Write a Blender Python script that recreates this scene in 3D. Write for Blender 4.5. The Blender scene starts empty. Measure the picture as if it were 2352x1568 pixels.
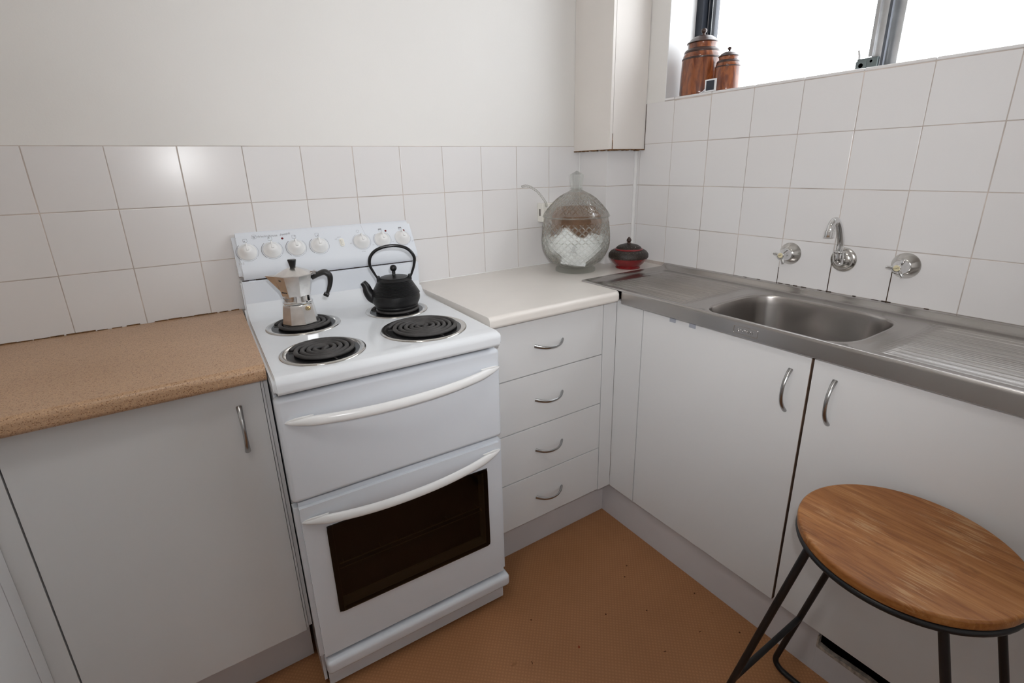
import bpy, bmesh, math, random
from mathutils import Vector, Matrix
random.seed(7)
S = bpy.context.scene
COL = S.collection
R = math.radians
PI = math.pi

# ------------------------------------------------------------------ camera
cam_d = bpy.data.cameras.new('camera')
cam = bpy.data.objects.new('camera', cam_d)
COL.objects.link(cam)
CAM = Vector((-1.5575, -1.6329, 1.2793))
AX = Matrix(((0.8349779, -0.5498155, -0.0226909),
             (0.1845034, 0.2408717, 0.9528585),
             (-0.5184308, -0.7998023, 0.3025654)))      # rows: right, up, back
M4 = AX.transposed().to_4x4()
M4.translation = CAM
cam.matrix_world = M4
cam_d.sensor_width = 36.0
cam_d.lens = 1148.574 / 2352 * 36.0
cam_d.shift_x = -0.7489 / 2352
cam_d.shift_y = -36.449 / 2352
cam_d.clip_start = 0.02
S.camera = cam

# ------------------------------------------------------------------ world, lights, exposure
W = bpy.data.worlds.new('overcast_sky')
S.world = W
W.use_nodes = True
bg = W.node_tree.nodes['Background']
bg.inputs[0].default_value = (0.96, 0.98, 1.0, 1)
bg.inputs[1].default_value = 6.0
S.view_settings.view_transform = 'Standard'
S.view_settings.look = 'None'
S.view_settings.gamma = 1.0
S.view_settings.use_curve_mapping = False
S.view_settings.exposure = 0.10


def light(name, kind, loc, direction, energy, color, **kw):
    d = bpy.data.lights.new(name, kind)
    o = bpy.data.objects.new(name, d)
    COL.objects.link(o)
    o.location = loc
    o.rotation_euler = Vector(direction).to_track_quat('-Z', 'Y').to_euler()
    d.energy = energy
    d.color = color
    for k, v in kw.items():
        setattr(d, k, v)
    return o


# the camera's own flash, a little above and right of the lens
flash_pos = CAM + AX.transposed() @ Vector((0.035, 0.075, 0.0))
light('camera_flash', 'SPOT', flash_pos, AX.transposed() @ Vector((0.19, 0.38, -1.0)), 38.0, (0.97, 0.98, 1.0),
      spot_size=R(114), spot_blend=1.0, shadow_soft_size=0.013)
# added fill lights, both unseen: one below the ceiling, one behind the camera
light('ceiling_fill', 'AREA', (-1.75, -1.25, 2.40), (0, 0, -1), 4.2, (1.0, 0.97, 0.93), shape='DISK', size=0.34)
light('rear_fill', 'AREA', (-1.3, -3.35, 1.45), (0.05, 1, -0.02), 3.4, (0.97, 0.98, 1.0), shape='RECTANGLE', size=2.0, size_y=1.9)


# ------------------------------------------------------------------ materials
def new_mat(name):
    m = bpy.data.materials.new(name)
    m.use_nodes = True
    nt = m.node_tree
    return m, nt, nt.nodes['Principled BSDF']


def coords(nt, scale=(1, 1, 1), rot=(0, 0, 0), kind='Object'):
    tc = nt.nodes.new('ShaderNodeTexCoord')
    mp = nt.nodes.new('ShaderNodeMapping')
    mp.inputs['Scale'].default_value = scale
    mp.inputs['Rotation'].default_value = rot
    nt.links.new(tc.outputs[kind], mp.inputs[0])
    return mp.outputs[0]


def noise(nt, vec, scale, detail=3, rough=0.55, dist=0.0):
    n = nt.nodes.new('ShaderNodeTexNoise')
    n.inputs['Scale'].default_value = scale
    n.inputs['Detail'].default_value = detail
    n.inputs['Roughness'].default_value = rough
    n.inputs['Distortion'].default_value = dist
    nt.links.new(vec, n.inputs['Vector'])
    return n


def ramp(nt, fac, stops):
    r = nt.nodes.new('ShaderNodeValToRGB')
    els = r.color_ramp.elements
    while len(els) < len(stops):
        els.new(0.5)
    for e, (p, c) in zip(els, stops):
        e.position = p
        e.color = (*c, 1) if len(c) == 3 else c
    nt.links.new(fac, r.inputs[0])
    return r


def mixc(nt, fac, a, b, mode='MIX'):
    m = nt.nodes.new('ShaderNodeMix')
    m.data_type = 'RGBA'
    m.blend_type = mode
    for sock, v in ((m.inputs[0], fac), (m.inputs[6], a), (m.inputs[7], b)):
        if hasattr(v, 'links'):
            nt.links.new(v, sock)
        elif isinstance(v, (int, float)):
            sock.default_value = v
        else:
            sock.default_value = (*v, 1)
    return m.outputs[2]


def bump(nt, p, height, strength, dist=0.001):
    b = nt.nodes.new('ShaderNodeBump')
    b.inputs['Strength'].default_value = strength
    b.inputs['Distance'].default_value = dist
    nt.links.new(height, b.inputs['Height'])
    nt.links.new(b.outputs[0], p.inputs['Normal'])


def simple(name, col, rough=0.5, metal=0.0, spec=0.5, var=0.0, vscale=8.0, coat=0.0, bmp=0.0, bscale=200.0, emit=None):
    m, nt, p = new_mat(name)
    p.inputs['Base Color'].default_value = (*col, 1)
    p.inputs['Roughness'].default_value = rough
    p.inputs['Metallic'].default_value = metal
    p.inputs['Specular IOR Level'].default_value = spec
    p.inputs['Coat Weight'].default_value = coat
    p.inputs['Coat Roughness'].default_value = 0.05
    v = coords(nt)
    if var:
        n = noise(nt, v, vscale)
        c0 = tuple(max(0, c * (1 - var)) for c in col)
        c1 = tuple(min(1, c * (1 + var)) for c in col)
        r = ramp(nt, n.outputs[0], [(0.3, c0), (0.7, c1)])
        nt.links.new(r.outputs[0], p.inputs['Base Color'])
    if bmp:
        n2 = noise(nt, v, bscale, 2)
        bump(nt, p, n2.outputs[0], bmp)
    return m


MAT = {}
MAT['plaster'] = simple('painted_plaster', (0.775, 0.760, 0.735), 0.55, spec=0.3, var=0.012, vscale=3, bmp=0.12, bscale=260)
MAT['reveal'] = simple('reveal_paint', (0.80, 0.80, 0.80), 0.4, bmp=0.06, bscale=90)
MAT['boxing'] = simple('boxing_paint', (0.755, 0.715, 0.675), 0.45, spec=0.3, var=0.015, vscale=4, bmp=0.1, bscale=200)
MAT['grout'] = simple('grout', (0.52, 0.46, 0.42), 0.9, spec=0.1, var=0.28, vscale=9)
MAT['caulk'] = simple('caulk', (0.80, 0.79, 0.78), 0.25, bmp=0.3, bscale=60)
MAT['dirt'] = simple('dark_seam_dirt', (0.07, 0.045, 0.03), 0.9, spec=0.1, var=0.5, vscale=60)
MAT['rust'] = simple('rust_stain', (0.16, 0.085, 0.04), 0.9, spec=0.1, var=0.6, vscale=70)

m, nt, p = new_mat('glazed_tile')
oi = nt.nodes.new('ShaderNodeObjectInfo')
r_ = ramp(nt, oi.outputs['Random'], [(0.0, (0.745, 0.725, 0.718)), (1.0, (0.765, 0.752, 0.750))])
n_ = noise(nt, coords(nt), 7, 2)
nt.links.new(r_.outputs[0], p.inputs['Base Color'])
p.inputs['Roughness'].default_value = 0.235
p.inputs['Specular IOR Level'].default_value = 0.5
bump(nt, p, noise(nt, coords(nt), 14, 1).outputs[0], 0.012, 0.002)
MAT['tile'] = m

MAT['enamel'] = simple('white_enamel', (0.725, 0.757, 0.805), 0.12, spec=0.5, bmp=0.015, bscale=40)
MAT['hob_enamel'] = simple('hob_enamel', (0.745, 0.768, 0.795), 0.12, spec=0.5, var=0.015, vscale=12)
MAT['white_plastic'] = simple('white_plastic', (0.82, 0.82, 0.815), 0.22)
MAT['cream_plastic'] = simple('cream_plastic', (0.80, 0.78, 0.72), 0.35)
MAT['laminate'] = simple('cabinet_laminate', (0.70, 0.70, 0.70), 0.42, spec=0.35, var=0.01, vscale=3, bmp=0.03, bscale=500)
MAT['kick'] = simple('kick_laminate', (0.63, 0.615, 0.625), 0.5, spec=0.3, var=0.03, vscale=6)
MAT['white_bench'] = simple('white_bench_laminate', (0.755, 0.715, 0.670), 0.30, spec=0.4, var=0.015, vscale=10)
MAT['dark_gap'] = simple('dark_gap', (0.03, 0.022, 0.018), 0.8, spec=0.1)
MAT['black_hole'] = simple('cabinet_void', (0.012, 0.011, 0.01), 1.0, spec=0.0)
MAT['door_edge'] = simple('worn_door_edge', (0.14, 0.085, 0.055), 0.8, var=0.4, vscale=20)
MAT['torn_board'] = simple('torn_chipboard', (0.40, 0.35, 0.30), 0.95, var=0.4, vscale=90, bmp=0.8, bscale=150)
MAT['chrome'] = simple('chrome', (0.72, 0.72, 0.72), 0.07, 1.0, var=0.02)
MAT['worn_chrome'] = simple('worn_chrome', (0.60, 0.585, 0.56), 0.16, 1.0, var=0.12, vscale=30)
MAT['satin_nickel'] = simple('satin_nickel', (0.42, 0.42, 0.42), 0.25, 1.0)
MAT['black_iron'] = simple('black_iron', (0.008, 0.008, 0.009), 0.40, spec=0.35, bmp=0.12, bscale=420)
MAT['black_gloss'] = simple('black_gloss_handle', (0.010, 0.010, 0.011), 0.15)
MAT['bakelite'] = simple('black_bakelite', (0.012, 0.012, 0.012), 0.30)
MAT['coil'] = simple('heating_coil_metal', (0.050, 0.047, 0.046), 0.55, spec=0.4, var=0.35, vscale=50)
MAT['drip_black'] = simple('black_drip_bowl', (0.009, 0.009, 0.010), 0.25, spec=0.4)
MAT['powder_black'] = simple('black_powdercoat', (0.010, 0.0105, 0.012), 0.38, spec=0.4)
MAT['red_lens'] = simple('red_lens', (0.13, 0.005, 0.008), 0.15)
MAT['print'] = simple('grey_print', (0.26, 0.26, 0.275), 0.5)
MAT['faint_print'] = simple('faint_print', (0.42, 0.42, 0.43), 0.5)
MAT['black_print'] = simple('black_print', (0.015, 0.012, 0.012), 0.5)
MAT['dark_frame'] = simple('dark_window_frame', (0.018, 0.022, 0.032), 0.35, 0.2)
MAT['alu'] = simple('mill_aluminium', (0.55, 0.56, 0.57), 0.35, 0.9, var=0.06, vscale=40)
MAT['alu_dark'] = simple('dark_aluminium', (0.12, 0.13, 0.15), 0.4, 0.6)
MAT['latch'] = simple('latch_metal', (0.16, 0.19, 0.19), 0.4, 0.6)
MAT['brown_inside'] = simple('oven_interior', (0.020, 0.016, 0.010), 0.5)
MAT['paper_brown'] = simple('brown_paper', (0.42, 0.25, 0.155), 0.8, spec=0.1, var=0.2, vscale=22)
MAT['paper_white'] = simple('white_paper', (0.84, 0.85, 0.86), 0.75, spec=0.1, var=0.05, vscale=60)
MAT['card_face'] = simple('dark_card_face', (0.020, 0.026, 0.040), 0.4, var=0.2, vscale=30)
MAT['rack'] = simple('rack_wire', (0.45, 0.44, 0.42), 0.3, 0.9)
MAT['crumb'] = simple('dark_crumb', (0.10, 0.04, 0.02), 0.9, spec=0.1)
MAT['flake'] = simple('red_flake', (0.30, 0.06, 0.025), 0.8, spec=0.1)

# floor: tan vinyl with a small embossed diamond weave
m, nt, p = new_mat('tan_vinyl')
v = coords(nt)
big = noise(nt, v, 2.6, 5, 0.6)
c1 = ramp(nt, big.outputs[0], [(0.3, (0.365, 0.172, 0.076)), (0.7, (0.445, 0.216, 0.100))])
def wave(rot):
    w = nt.nodes.new('ShaderNodeTexWave')
    w.bands_direction = 'X'
    w.inputs['Scale'].default_value = 36
    w.inputs['Distortion'].default_value = 0.5
    w.inputs['Detail Scale'].default_value = 3
    nt.links.new(coords(nt, rot=(0, 0, R(rot))), w.inputs['Vector'])
    return w.outputs['Fac']
ml = nt.nodes.new('ShaderNodeMath')
ml.operation = 'MULTIPLY'
nt.links.new(wave(42), ml.inputs[0])
nt.links.new(wave(-48), ml.inputs[1])
wr1 = ramp(nt, ml.outputs[0], [(0.1, (0.90, 0.885, 0.87)), (0.6, (1.06, 1.06, 1.06))])
c3 = mixc(nt, 1.0, c1.outputs[0], wr1.outputs[0], 'MULTIPLY')
sp = noise(nt, v, 17, 3, 0.6)
spr = ramp(nt, sp.outputs[0], [(0.22, (0.35, 0.26, 0.2)), (0.29, (1, 1, 1))])
c4 = mixc(nt, 0.7, c3, spr.outputs[0], 'MULTIPLY')
nt.links.new(c4, p.inputs['Base Color'])
p.inputs['Roughness'].default_value = 0.5
p.inputs['Specular IOR Level'].default_value = 0.3
bump(nt, p, ml.outputs[0], 0.35, 0.0006)
MAT['floor'] = m

# speckled tan laminate
m, nt, p = new_mat('speckled_tan_laminate')
v = coords(nt)
big = noise(nt, v, 5, 4)
c1 = ramp(nt, big.outputs[0], [(0.3, (0.465, 0.295, 0.180)), (0.7, (0.525, 0.342, 0.214))])
vo = nt.nodes.new('ShaderNodeTexVoronoi')
vo.inputs['Scale'].default_value = 620
nt.links.new(v, vo.inputs['Vector'])
sc_ = nt.nodes.new('ShaderNodeSeparateColor')
nt.links.new(vo.outputs['Color'], sc_.inputs[0])
s1 = ramp(nt, sc_.outputs[0], [(0.0, (0.45, 0.34, 0.26)), (0.10, (0.55, 0.43, 0.34)), (0.16, (0.93, 0.92, 0.90)), (0.85, (1, 1, 1)), (0.92, (1.2, 1.17, 1.1))])
c2 = mixc(nt, 0.9, c1.outputs[0], s1.outputs[0], 'MULTIPLY')
nt.links.new(c2, p.inputs['Base Color'])
p.inputs['Roughness'].default_value = 0.34
p.inputs['Specular IOR Level'].default_value = 0.4
bump(nt, p, vo.outputs['Distance'], 0.08, 0.0004)
MAT['tan_bench'] = m

# brushed stainless
m, nt, p = new_mat('stainless_steel')
blot = noise(nt, coords(nt), 3.5, 2, 0.5)
c1 = ramp(nt, blot.outputs[0], [(0.35, (0.42, 0.395, 0.375)), (0.65, (0.46, 0.44, 0.425))])
nt.links.new(c1.outputs[0], p.inputs['Base Color'])
p.inputs['Metallic'].default_value = 1.0
p.inputs['Roughness'].default_value = 0.27
MAT['steel'] = m

# cast aluminium of the moka pot
m, nt, p = new_mat('worn_aluminium')
n1 = noise(nt, coords(nt), 45, 4, 0.6)
c1 = ramp(nt, n1.outputs[0], [(0.3, (0.64, 0.62, 0.60)), (0.7, (0.80, 0.78, 0.76))])
nt.links.new(c1.outputs[0], p.inputs['Base Color'])
p.inputs['Metallic'].default_value = 1.0
p.inputs['Roughness'].default_value = 0.24
bump(nt, p, n1.outputs[0], 0.05, 0.0005)
MAT['moka'] = m

# stool wood: worn oak, long grain, pale scuffs, a few dark stains
m, nt, p = new_mat('oak_seat_wood')
RZ = (0, 0, R(-12))
n1 = noise(nt, coords(nt, (26, 3.0, 20), RZ), 2.0, 6, 0.62, 0.5)
c1 = ramp(nt, n1.outputs[0], [(0.30, (0.21, 0.075, 0.018)), (0.47, (0.325, 0.125, 0.033)), (0.60, (0.40, 0.172, 0.052)), (0.78, (0.48, 0.235, 0.085))])
n2 = noise(nt, coords(nt, (150, 6, 60), RZ), 2.0, 4, 0.65)
g2 = ramp(nt, n2.outputs[0], [(0.36, (0.80, 0.72, 0.62)), (0.52, (1, 1, 1)), (0.70, (1.12, 1.10, 1.08))])
c2 = mixc(nt, 0.8, c1.outputs[0], g2.outputs[0], 'MULTIPLY')
n3 = noise(nt, coords(nt, (9, 4, 6), RZ), 2.2, 4, 0.6)
k3 = ramp(nt, n3.outputs[0], [(0.26, (0.42, 0.34, 0.29)), (0.36, (1, 1, 1))])
c3 = mixc(nt, 0.75, c2, k3.outputs[0], 'MULTIPLY')
n4 = noise(nt, coords(nt, (90, 6, 40), RZ), 1.6, 5, 0.7, 1.2)
n5 = noise(nt, coords(nt), 9, 3)
mm_ = nt.nodes.new('ShaderNodeMath')
mm_.operation = 'MULTIPLY'
nt.links.new(n4.outputs[0], mm_.inputs[0])
nt.links.new(n5.outputs[0], mm_.inputs[1])
sf = ramp(nt, mm_.outputs[0], [(0.31, (0, 0, 0)), (0.39, (0.5, 0.5, 0.5))])
c4 = mixc(nt, sf.outputs[0], c3, (0.58, 0.37, 0.19))
nt.links.new(c4, p.inputs['Base Color'])
p.inputs['Roughness'].default_value = 0.40
p.inputs['Specular IOR Level'].default_value = 0.35
bump(nt, p, n2.outputs[0], 0.1, 0.0006)
MAT['wood'] = m

# turned wood of the canisters (reddish, glossy)
m, nt, p = new_mat('turned_redwood')
v = coords(nt, (10, 10, 2.2))
n1 = noise(nt, v, 3.2, 5, 0.6, 0.8)
c1 = ramp(nt, n1.outputs[0], [(0.32, (0.045, 0.014, 0.008)), (0.47, (0.16, 0.042, 0.016)), (0.58, (0.30, 0.088, 0.026)), (0.72, (0.09, 0.026, 0.014))])
nt.links.new(c1.outputs[0], p.inputs['Base Color'])
p.inputs['Roughness'].default_value = 0.22
p.inputs['Coat Weight'].default_value = 0.5
MAT['redwood'] = m
MAT['dark_wood'] = simple('dark_turned_wood', (0.045, 0.020, 0.015), 0.30, var=0.35, vscale=25, coat=0.1)

# red lacquer pot
MAT['red_lacquer'] = simple('red_lacquer', (0.20, 0.006, 0.008), 0.25, var=0.15, vscale=25, coat=0.4)
m, nt, p = new_mat('beaded_band')
vo = nt.nodes.new('ShaderNodeTexVoronoi')
vo.inputs['Scale'].default_value = 300
nt.links.new(coords(nt), vo.inputs['Vector'])
c1 = ramp(nt, vo.outputs['Distance'], [(0.1, (0.075, 0.045, 0.028)), (0.5, (0.012, 0.008, 0.006))])
nt.links.new(c1.outputs[0], p.inputs['Base Color'])
p.inputs['Roughness'].default_value = 0.4
bump(nt, p, vo.outputs['Distance'], 0.7, -0.0015)
MAT['beaded'] = m
MAT['stud'] = simple('silver_stud', (0.75, 0.72, 0.68), 0.2, 1.0)
MAT['gold_disc'] = simple('cream_tap_disc', (0.72, 0.64, 0.42), 0.35)


def glass(name, tint, clear, ior=1.45, rough=0.0):
    """Cut glass: refracting glass mixed with straight transmission (thin wall)."""
    m, nt, p = new_mat(name)
    nt.nodes.remove(p)
    out = nt.nodes['Material Output']
    g = nt.nodes.new('ShaderNodeBsdfGlass')
    g.inputs['Color'].default_value = (*tint, 1)
    g.inputs['IOR'].default_value = ior
    g.inputs['Roughness'].default_value = rough
    t = nt.nodes.new('ShaderNodeBsdfTransparent')
    t.inputs['Color'].default_value = (*tint, 1)
    mx = nt.nodes.new('ShaderNodeMixShader')
    mx.inputs[0].default_value = clear
    nt.links.new(g.outputs[0], mx.inputs[1])
    nt.links.new(t.outputs[0], mx.inputs[2])
    nt.links.new(mx.outputs[0], out.inputs['Surface'])
    return m


def thin_glass(name, tint, gloss_rough=0.02, ior=1.45, boost=1.0):
    """A flat pane: transparent with a Fresnel reflection."""
    m, nt, p = new_mat(name)
    nt.nodes.remove(p)
    out = nt.nodes['Material Output']
    t = nt.nodes.new('ShaderNodeBsdfTransparent')
    t.inputs['Color'].default_value = (*tint, 1)
    g = nt.nodes.new('ShaderNodeBsdfGlossy')
    g.inputs['Roughness'].default_value = gloss_rough
    lw = nt.nodes.new('ShaderNodeLayerWeight')
    lw.inputs['Blend'].default_value = 0.5
    pw = nt.nodes.new('ShaderNodeMath')
    pw.operation = 'POWER'
    pw.inputs[1].default_value = 5.0
    nt.links.new(lw.outputs['Facing'], pw.inputs[0])
    f = nt.nodes.new('ShaderNodeMath')
    f.operation = 'MULTIPLY_ADD'
    f0 = ((ior - 1) / (ior + 1)) ** 2
    f.inputs[1].default_value = 1 - f0
    f.inputs[2].default_value = f0
    nt.links.new(pw.outputs[0], f.inputs[0])
    mx = nt.nodes.new('ShaderNodeMixShader')
    nt.links.new(f.outputs[0], mx.inputs[0])
    nt.links.new(t.outputs[0], mx.inputs[1])
    nt.links.new(g.outputs[0], mx.inputs[2])
    nt.links.new(mx.outputs[0], out.inputs['Surface'])
    return m


MAT['cut_glass'] = glass('cut_glass', (0.99, 0.995, 0.985), 0.60)
MAT['solid_glass'] = glass('solid_glass', (0.97, 0.985, 0.975), 0.70)
MAT['clear_plastic'] = glass('clear_plastic', (0.95, 0.95, 0.94), 0.6, 1.35, 0.1)
MAT['tab_plastic'] = thin_glass('tab_plastic', (0.86, 0.87, 0.90), 0.2)
MAT['window_glass'] = thin_glass('window_glass', (0.97, 0.98, 0.99))
MAT['oven_glass'] = thin_glass('oven_glass', (0.42, 0.38, 0.31), 0.06, 1.5)


# ------------------------------------------------------------------ mesh helpers
def finish(bm, angle=32):
    bmesh.ops.recalc_face_normals(bm, faces=bm.faces[:])
    lim = R(angle)
    for f in bm.faces:
        f.smooth = True
    for e in bm.edges:
        e.smooth = len(e.link_faces) == 2 and e.calc_face_angle(0) < lim


def obj(name, bm, mat, parent=None, angle=32, recalc=True, loc=None):
    me = bpy.data.meshes.new(name)
    if recalc:
        finish(bm, angle)
    bm.to_mesh(me)
    bm.free()
    mats = mat if isinstance(mat, (list, tuple)) else [mat]
    for mm in mats:
        me.materials.append(MAT[mm] if isinstance(mm, str) else mm)
    o = bpy.data.objects.new(name, me)
    COL.objects.link(o)
    if parent:
        o.parent = parent
    if loc:
        o.location = loc
    if recalc and not name.endswith('tile'):
        wn = o.modifiers.new('weighted_normal', 'WEIGHTED_NORMAL')
        wn.keep_sharp = True
    return o


def tag(o, label=None, cat=None, group=None, kind=None):
    for k, v in (('label', label), ('category', cat), ('group', group), ('kind', kind)):
        if v:
            o[k] = v
    return o


def thing(name, label, cat, loc=(0, 0, 0), rz=0.0, group=None, kind=None):
    o = bpy.data.objects.new(name, None)
    COL.objects.link(o)
    o.location = loc
    o.rotation_euler = (0, 0, rz)
    o.empty_display_size = 0.05
    return tag(o, label, cat, group, kind)


def merge(bm, tmp, M=None, mi=0):
    if M is not None:
        bmesh.ops.transform(tmp, matrix=M, verts=tmp.verts[:])
    me = bpy.data.meshes.new('tmp')
    for f in tmp.faces:
        f.material_index = mi
    tmp.to_mesh(me)
    tmp.free()
    bm.from_mesh(me)
    bpy.data.meshes.remove(me)


def box(bm, x0, x1, y0, y1, z0, z1, bev=0.0, seg=2, M=None, mi=0):
    t = bmesh.new()
    bmesh.ops.create_cube(t, size=1.0)
    for v in t.verts:
        v.co = Vector(((x0 + x1) / 2 + v.co.x * (x1 - x0), (y0 + y1) / 2 + v.co.y * (y1 - y0), (z0 + z1) / 2 + v.co.z * (z1 - z0)))
    if bev:
        bmesh.ops.bevel(t, geom=t.edges[:], offset=bev, segments=seg, affect='EDGES', profile=0.5, clamp_overlap=True)
    merge(bm, t, M, mi)
    return bm


def bxo(name, dims, mat, parent=None, bev=0.0, seg=2, M=None):
    bm = bmesh.new()
    box(bm, *dims, bev=bev, seg=seg, M=M)
    return obj(name, bm, mat, parent)


def prism(bm, pts, a, b, axis='x', bev=0.0, seg=2, M=None, mi=0):
    """Extrude a polygon. axis x: pts are (y,z); y: (x,z); z: (x,y)."""
    t = bmesh.new()

    def co(p, h):
        return {'x': (h, p[0], p[1]), 'y': (p[0], h, p[1]), 'z': (p[0], p[1], h)}[axis]
    va = [t.verts.new(co(q, a)) for q in pts]
    vb = [t.verts.new(co(q, b)) for q in pts]
    n = len(pts)
    t.faces.new(va)
    t.faces.new(vb[::-1])
    for i in range(n):
        t.faces.new((va[i], vb[i], vb[(i + 1) % n], va[(i + 1) % n]))
    if bev:
        bmesh.ops.recalc_face_normals(t, faces=t.faces[:])
        ed = [e for e in t.edges if e.calc_face_angle(0) > R(25)]
        bmesh.ops.bevel(t, geom=ed, offset=bev, segments=seg, affect='EDGES', clamp_overlap=True)
    merge(bm, t, M, mi)
    return bm


def rrect(x0, x1, y0, y1, r, n=5):
    pts = []
    for cx, cy, a0 in ((x1 - r, y0 + r, -90), (x1 - r, y1 - r, 0), (x0 + r, y1 - r, 90), (x0 + r, y0 + r, 180)):
        for i in range(n + 1):
            a = R(a0 + 90 * i / n)
            pts.append((cx + r * math.cos(a), cy + r * math.sin(a)))
    return pts


def lathe(bm, prof, n=48, M=None, phase=0.0, mi=0, fr=None):
    """Revolve (r, z) about z. fr(r, z, theta) may change the radius."""
    t = bmesh.new()
    rings = []
    for (r, z) in prof:
        if r < 1e-6:
            rings.append([t.verts.new((0, 0, z))])
        else:
            ring = []
            for i in range(n):
                th = phase + 2 * PI * i / n
                rr = fr(r, z, th) if fr else r
                ring.append(t.verts.new((rr * math.cos(th), rr * math.sin(th), z)))
            rings.append(ring)
    for a, b in zip(rings[:-1], rings[1:]):
        if len(a) == 1 and len(b) == 1:
            continue
        for i in range(n):
            j = (i + 1) % n
            if len(a) == 1:
                t.faces.new((a[0], b[i], b[j]))
            elif len(b) == 1:
                t.faces.new((a[i], b[0], a[j]))
            else:
                t.faces.new((a[i], b[i], b[j], a[j]))
    merge(bm, t, M, mi)
    return bm


def smooth_path(pts, n=8, closed=False):
    P = [Vector(q) for q in pts]
    out = []
    m_ = len(P)
    rng = range(m_) if closed else range(m_ - 1)
    for i in rng:
        if closed:
            p0, p1, p2, p3 = P[(i - 1) % m_], P[i], P[(i + 1) % m_], P[(i + 2) % m_]
        else:
            p0, p1, p2, p3 = P[max(i - 1, 0)], P[i], P[i + 1], P[min(i + 2, m_ - 1)]
        for k in range(n):
            t = k / n
            out.append(0.5 * ((2 * p1) + (-p0 + p2) * t + (2 * p0 - 5 * p1 + 4 * p2 - p3) * t * t + (-p0 + 3 * p1 - 3 * p2 + p3) * t ** 3))
    if not closed:
        out.append(P[-1])
    return out


def tube(bm, pts, rad, n=10, closed=False, squash=None, up=None, M=None, mi=0, caps=True):
    """Sweep a circle (or an ellipse: squash=(a,b) factors along side/up) along pts; rad may be a list."""
    P = [Vector(q) for q in pts]
    L = len(P)
    rads = rad if isinstance(rad, (list, tuple)) else [rad] * L
    t = bmesh.new()
    T = []
    for i in range(L):
        if closed:
            d = P[(i + 1) % L] - P[(i - 1) % L]
        else:
            d = P[min(i + 1, L - 1)] - P[max(i - 1, 0)]
        T.append(d.normalized())
    if up is not None:
        upv = Vector(up)
    nrm = None
    rings = []
    for i in range(L):
        if up is not None:
            side = T[i].cross(upv).normalized()
            nn = side.cross(T[i]).normalized()
        else:
            if nrm is None:
                a = Vector((0, 0, 1)) if abs(T[0].z) < 0.9 else Vector((1, 0, 0))
                nn = (a - a.dot(T[0]) * T[0]).normalized()
            else:
                nn = (nrm - nrm.dot(T[i]) * T[i]).normalized()
            nrm = nn
            side = T[i].cross(nn)
        sa, sb = squash if squash else (1, 1)
        rings.append([t.verts.new(P[i] + rads[i] * (sa * math.cos(2 * PI * k / n) * side + sb * math.sin(2 * PI * k / n) * nn)) for k in range(n)])
    pairs = list(zip(rings[:-1], rings[1:]))
    if closed:
        pairs.append((rings[-1], rings[0]))
    for a, b in pairs:
        for k in range(n):
            t.faces.new((a[k], a[(k + 1) % n], b[(k + 1) % n], b[k]))
    if not closed and caps:
        t.faces.new(rings[0][::-1])
        t.faces.new(rings[-1])
    merge(bm, t, M, mi)
    return bm


def text_mesh(name, body, size, M, mat, parent, shear=0.0, align='LEFT', depth=0.0002, spacing=1.0):
    c = bpy.data.curves.new('txt', 'FONT')
    c.body = body
    c.size = size
    c.shear = shear
    c.align_x = align
    c.extrude = depth
    c.space_character = spacing
    c.resolution_u = 3
    o = bpy.data.objects.new('txt', c)
    COL.objects.link(o)
    dg = bpy.context.evaluated_depsgraph_get()
    me = bpy.data.meshes.new_from_object(o.evaluated_get(dg))
    bpy.data.objects.remove(o)
    me.transform(M)
    me.name = name
    me.materials.clear()
    me.materials.append(MAT[mat])
    r = bpy.data.objects.new(name, me)
    COL.objects.link(r)
    r.parent = parent
    return r


def frame_M(origin, xdir, ydir):
    x = Vector(xdir).normalized()
    y = Vector(ydir)
    y = (y - y.dot(x) * x).normalized()
    z = x.cross(y)
    M = Matrix((x, y, z)).transposed().to_4x4()
    M.translation = Vector(origin)
    return M


# ================================================================== SETTING
ZB = 0.897            # bench height
TP = 0.152            # tile pitch
TOP = 1.3508          # top of tiles on the back wall
SILL = 1.5028
XL, YR, ZC = -2.56, -3.45, 2.45

floor = bxo('floor', (XL - 0.1, 0.3, YR - 0.1, 0.1, -0.05, 0.0), 'floor')
tag(floor, 'tan embossed vinyl floor', None, None, 'structure')
ceil = bxo('ceiling', (XL - 0.1, 0.3, YR - 0.1, 0.1, ZC, ZC + 0.05), 'plaster')
tag(ceil, 'white painted ceiling', None, None, 'structure')
wb = bxo('wall_back', (XL - 0.1, 0.26, 0.0022, 0.1, 0, ZC), 'plaster')
tag(wb, 'off-white painted wall behind the stove, tiled below', None, None, 'structure')
wl = bxo('wall_left', (XL - 0.1, XL, YR, 0.05, 0, ZC), 'plaster')
tag(wl, 'off-white painted side wall', None, None, 'structure')
wr_ = bxo('wall_rear', (XL - 0.1, 0.26, YR - 0.1, YR, 0, ZC), 'plaster')
tag(wr_, 'off-white wall behind the viewer', None, None, 'structure')
WJ = -0.285           # window jamb y
WE, WT = -2.05, 2.12  # window far end, window top
SD = 0.135            # sill depth
bm = bmesh.new()
box(bm, 0.0022, 0.26, YR, 0.05, 0, SILL - 0.009)
box(bm, 0.0022, 0.26, WJ, 0.05, SILL - 0.009, ZC)
box(bm, 0.0022, 0.26, YR, WE, SILL - 0.009, ZC)
box(bm, 0.0022, 0.26, WE, WJ, WT, ZC)
wr = obj('wall_right', bm, 'plaster')
tag(wr, 'window wall above the sink, white tiles below the sill', None, None, 'structure')
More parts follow.
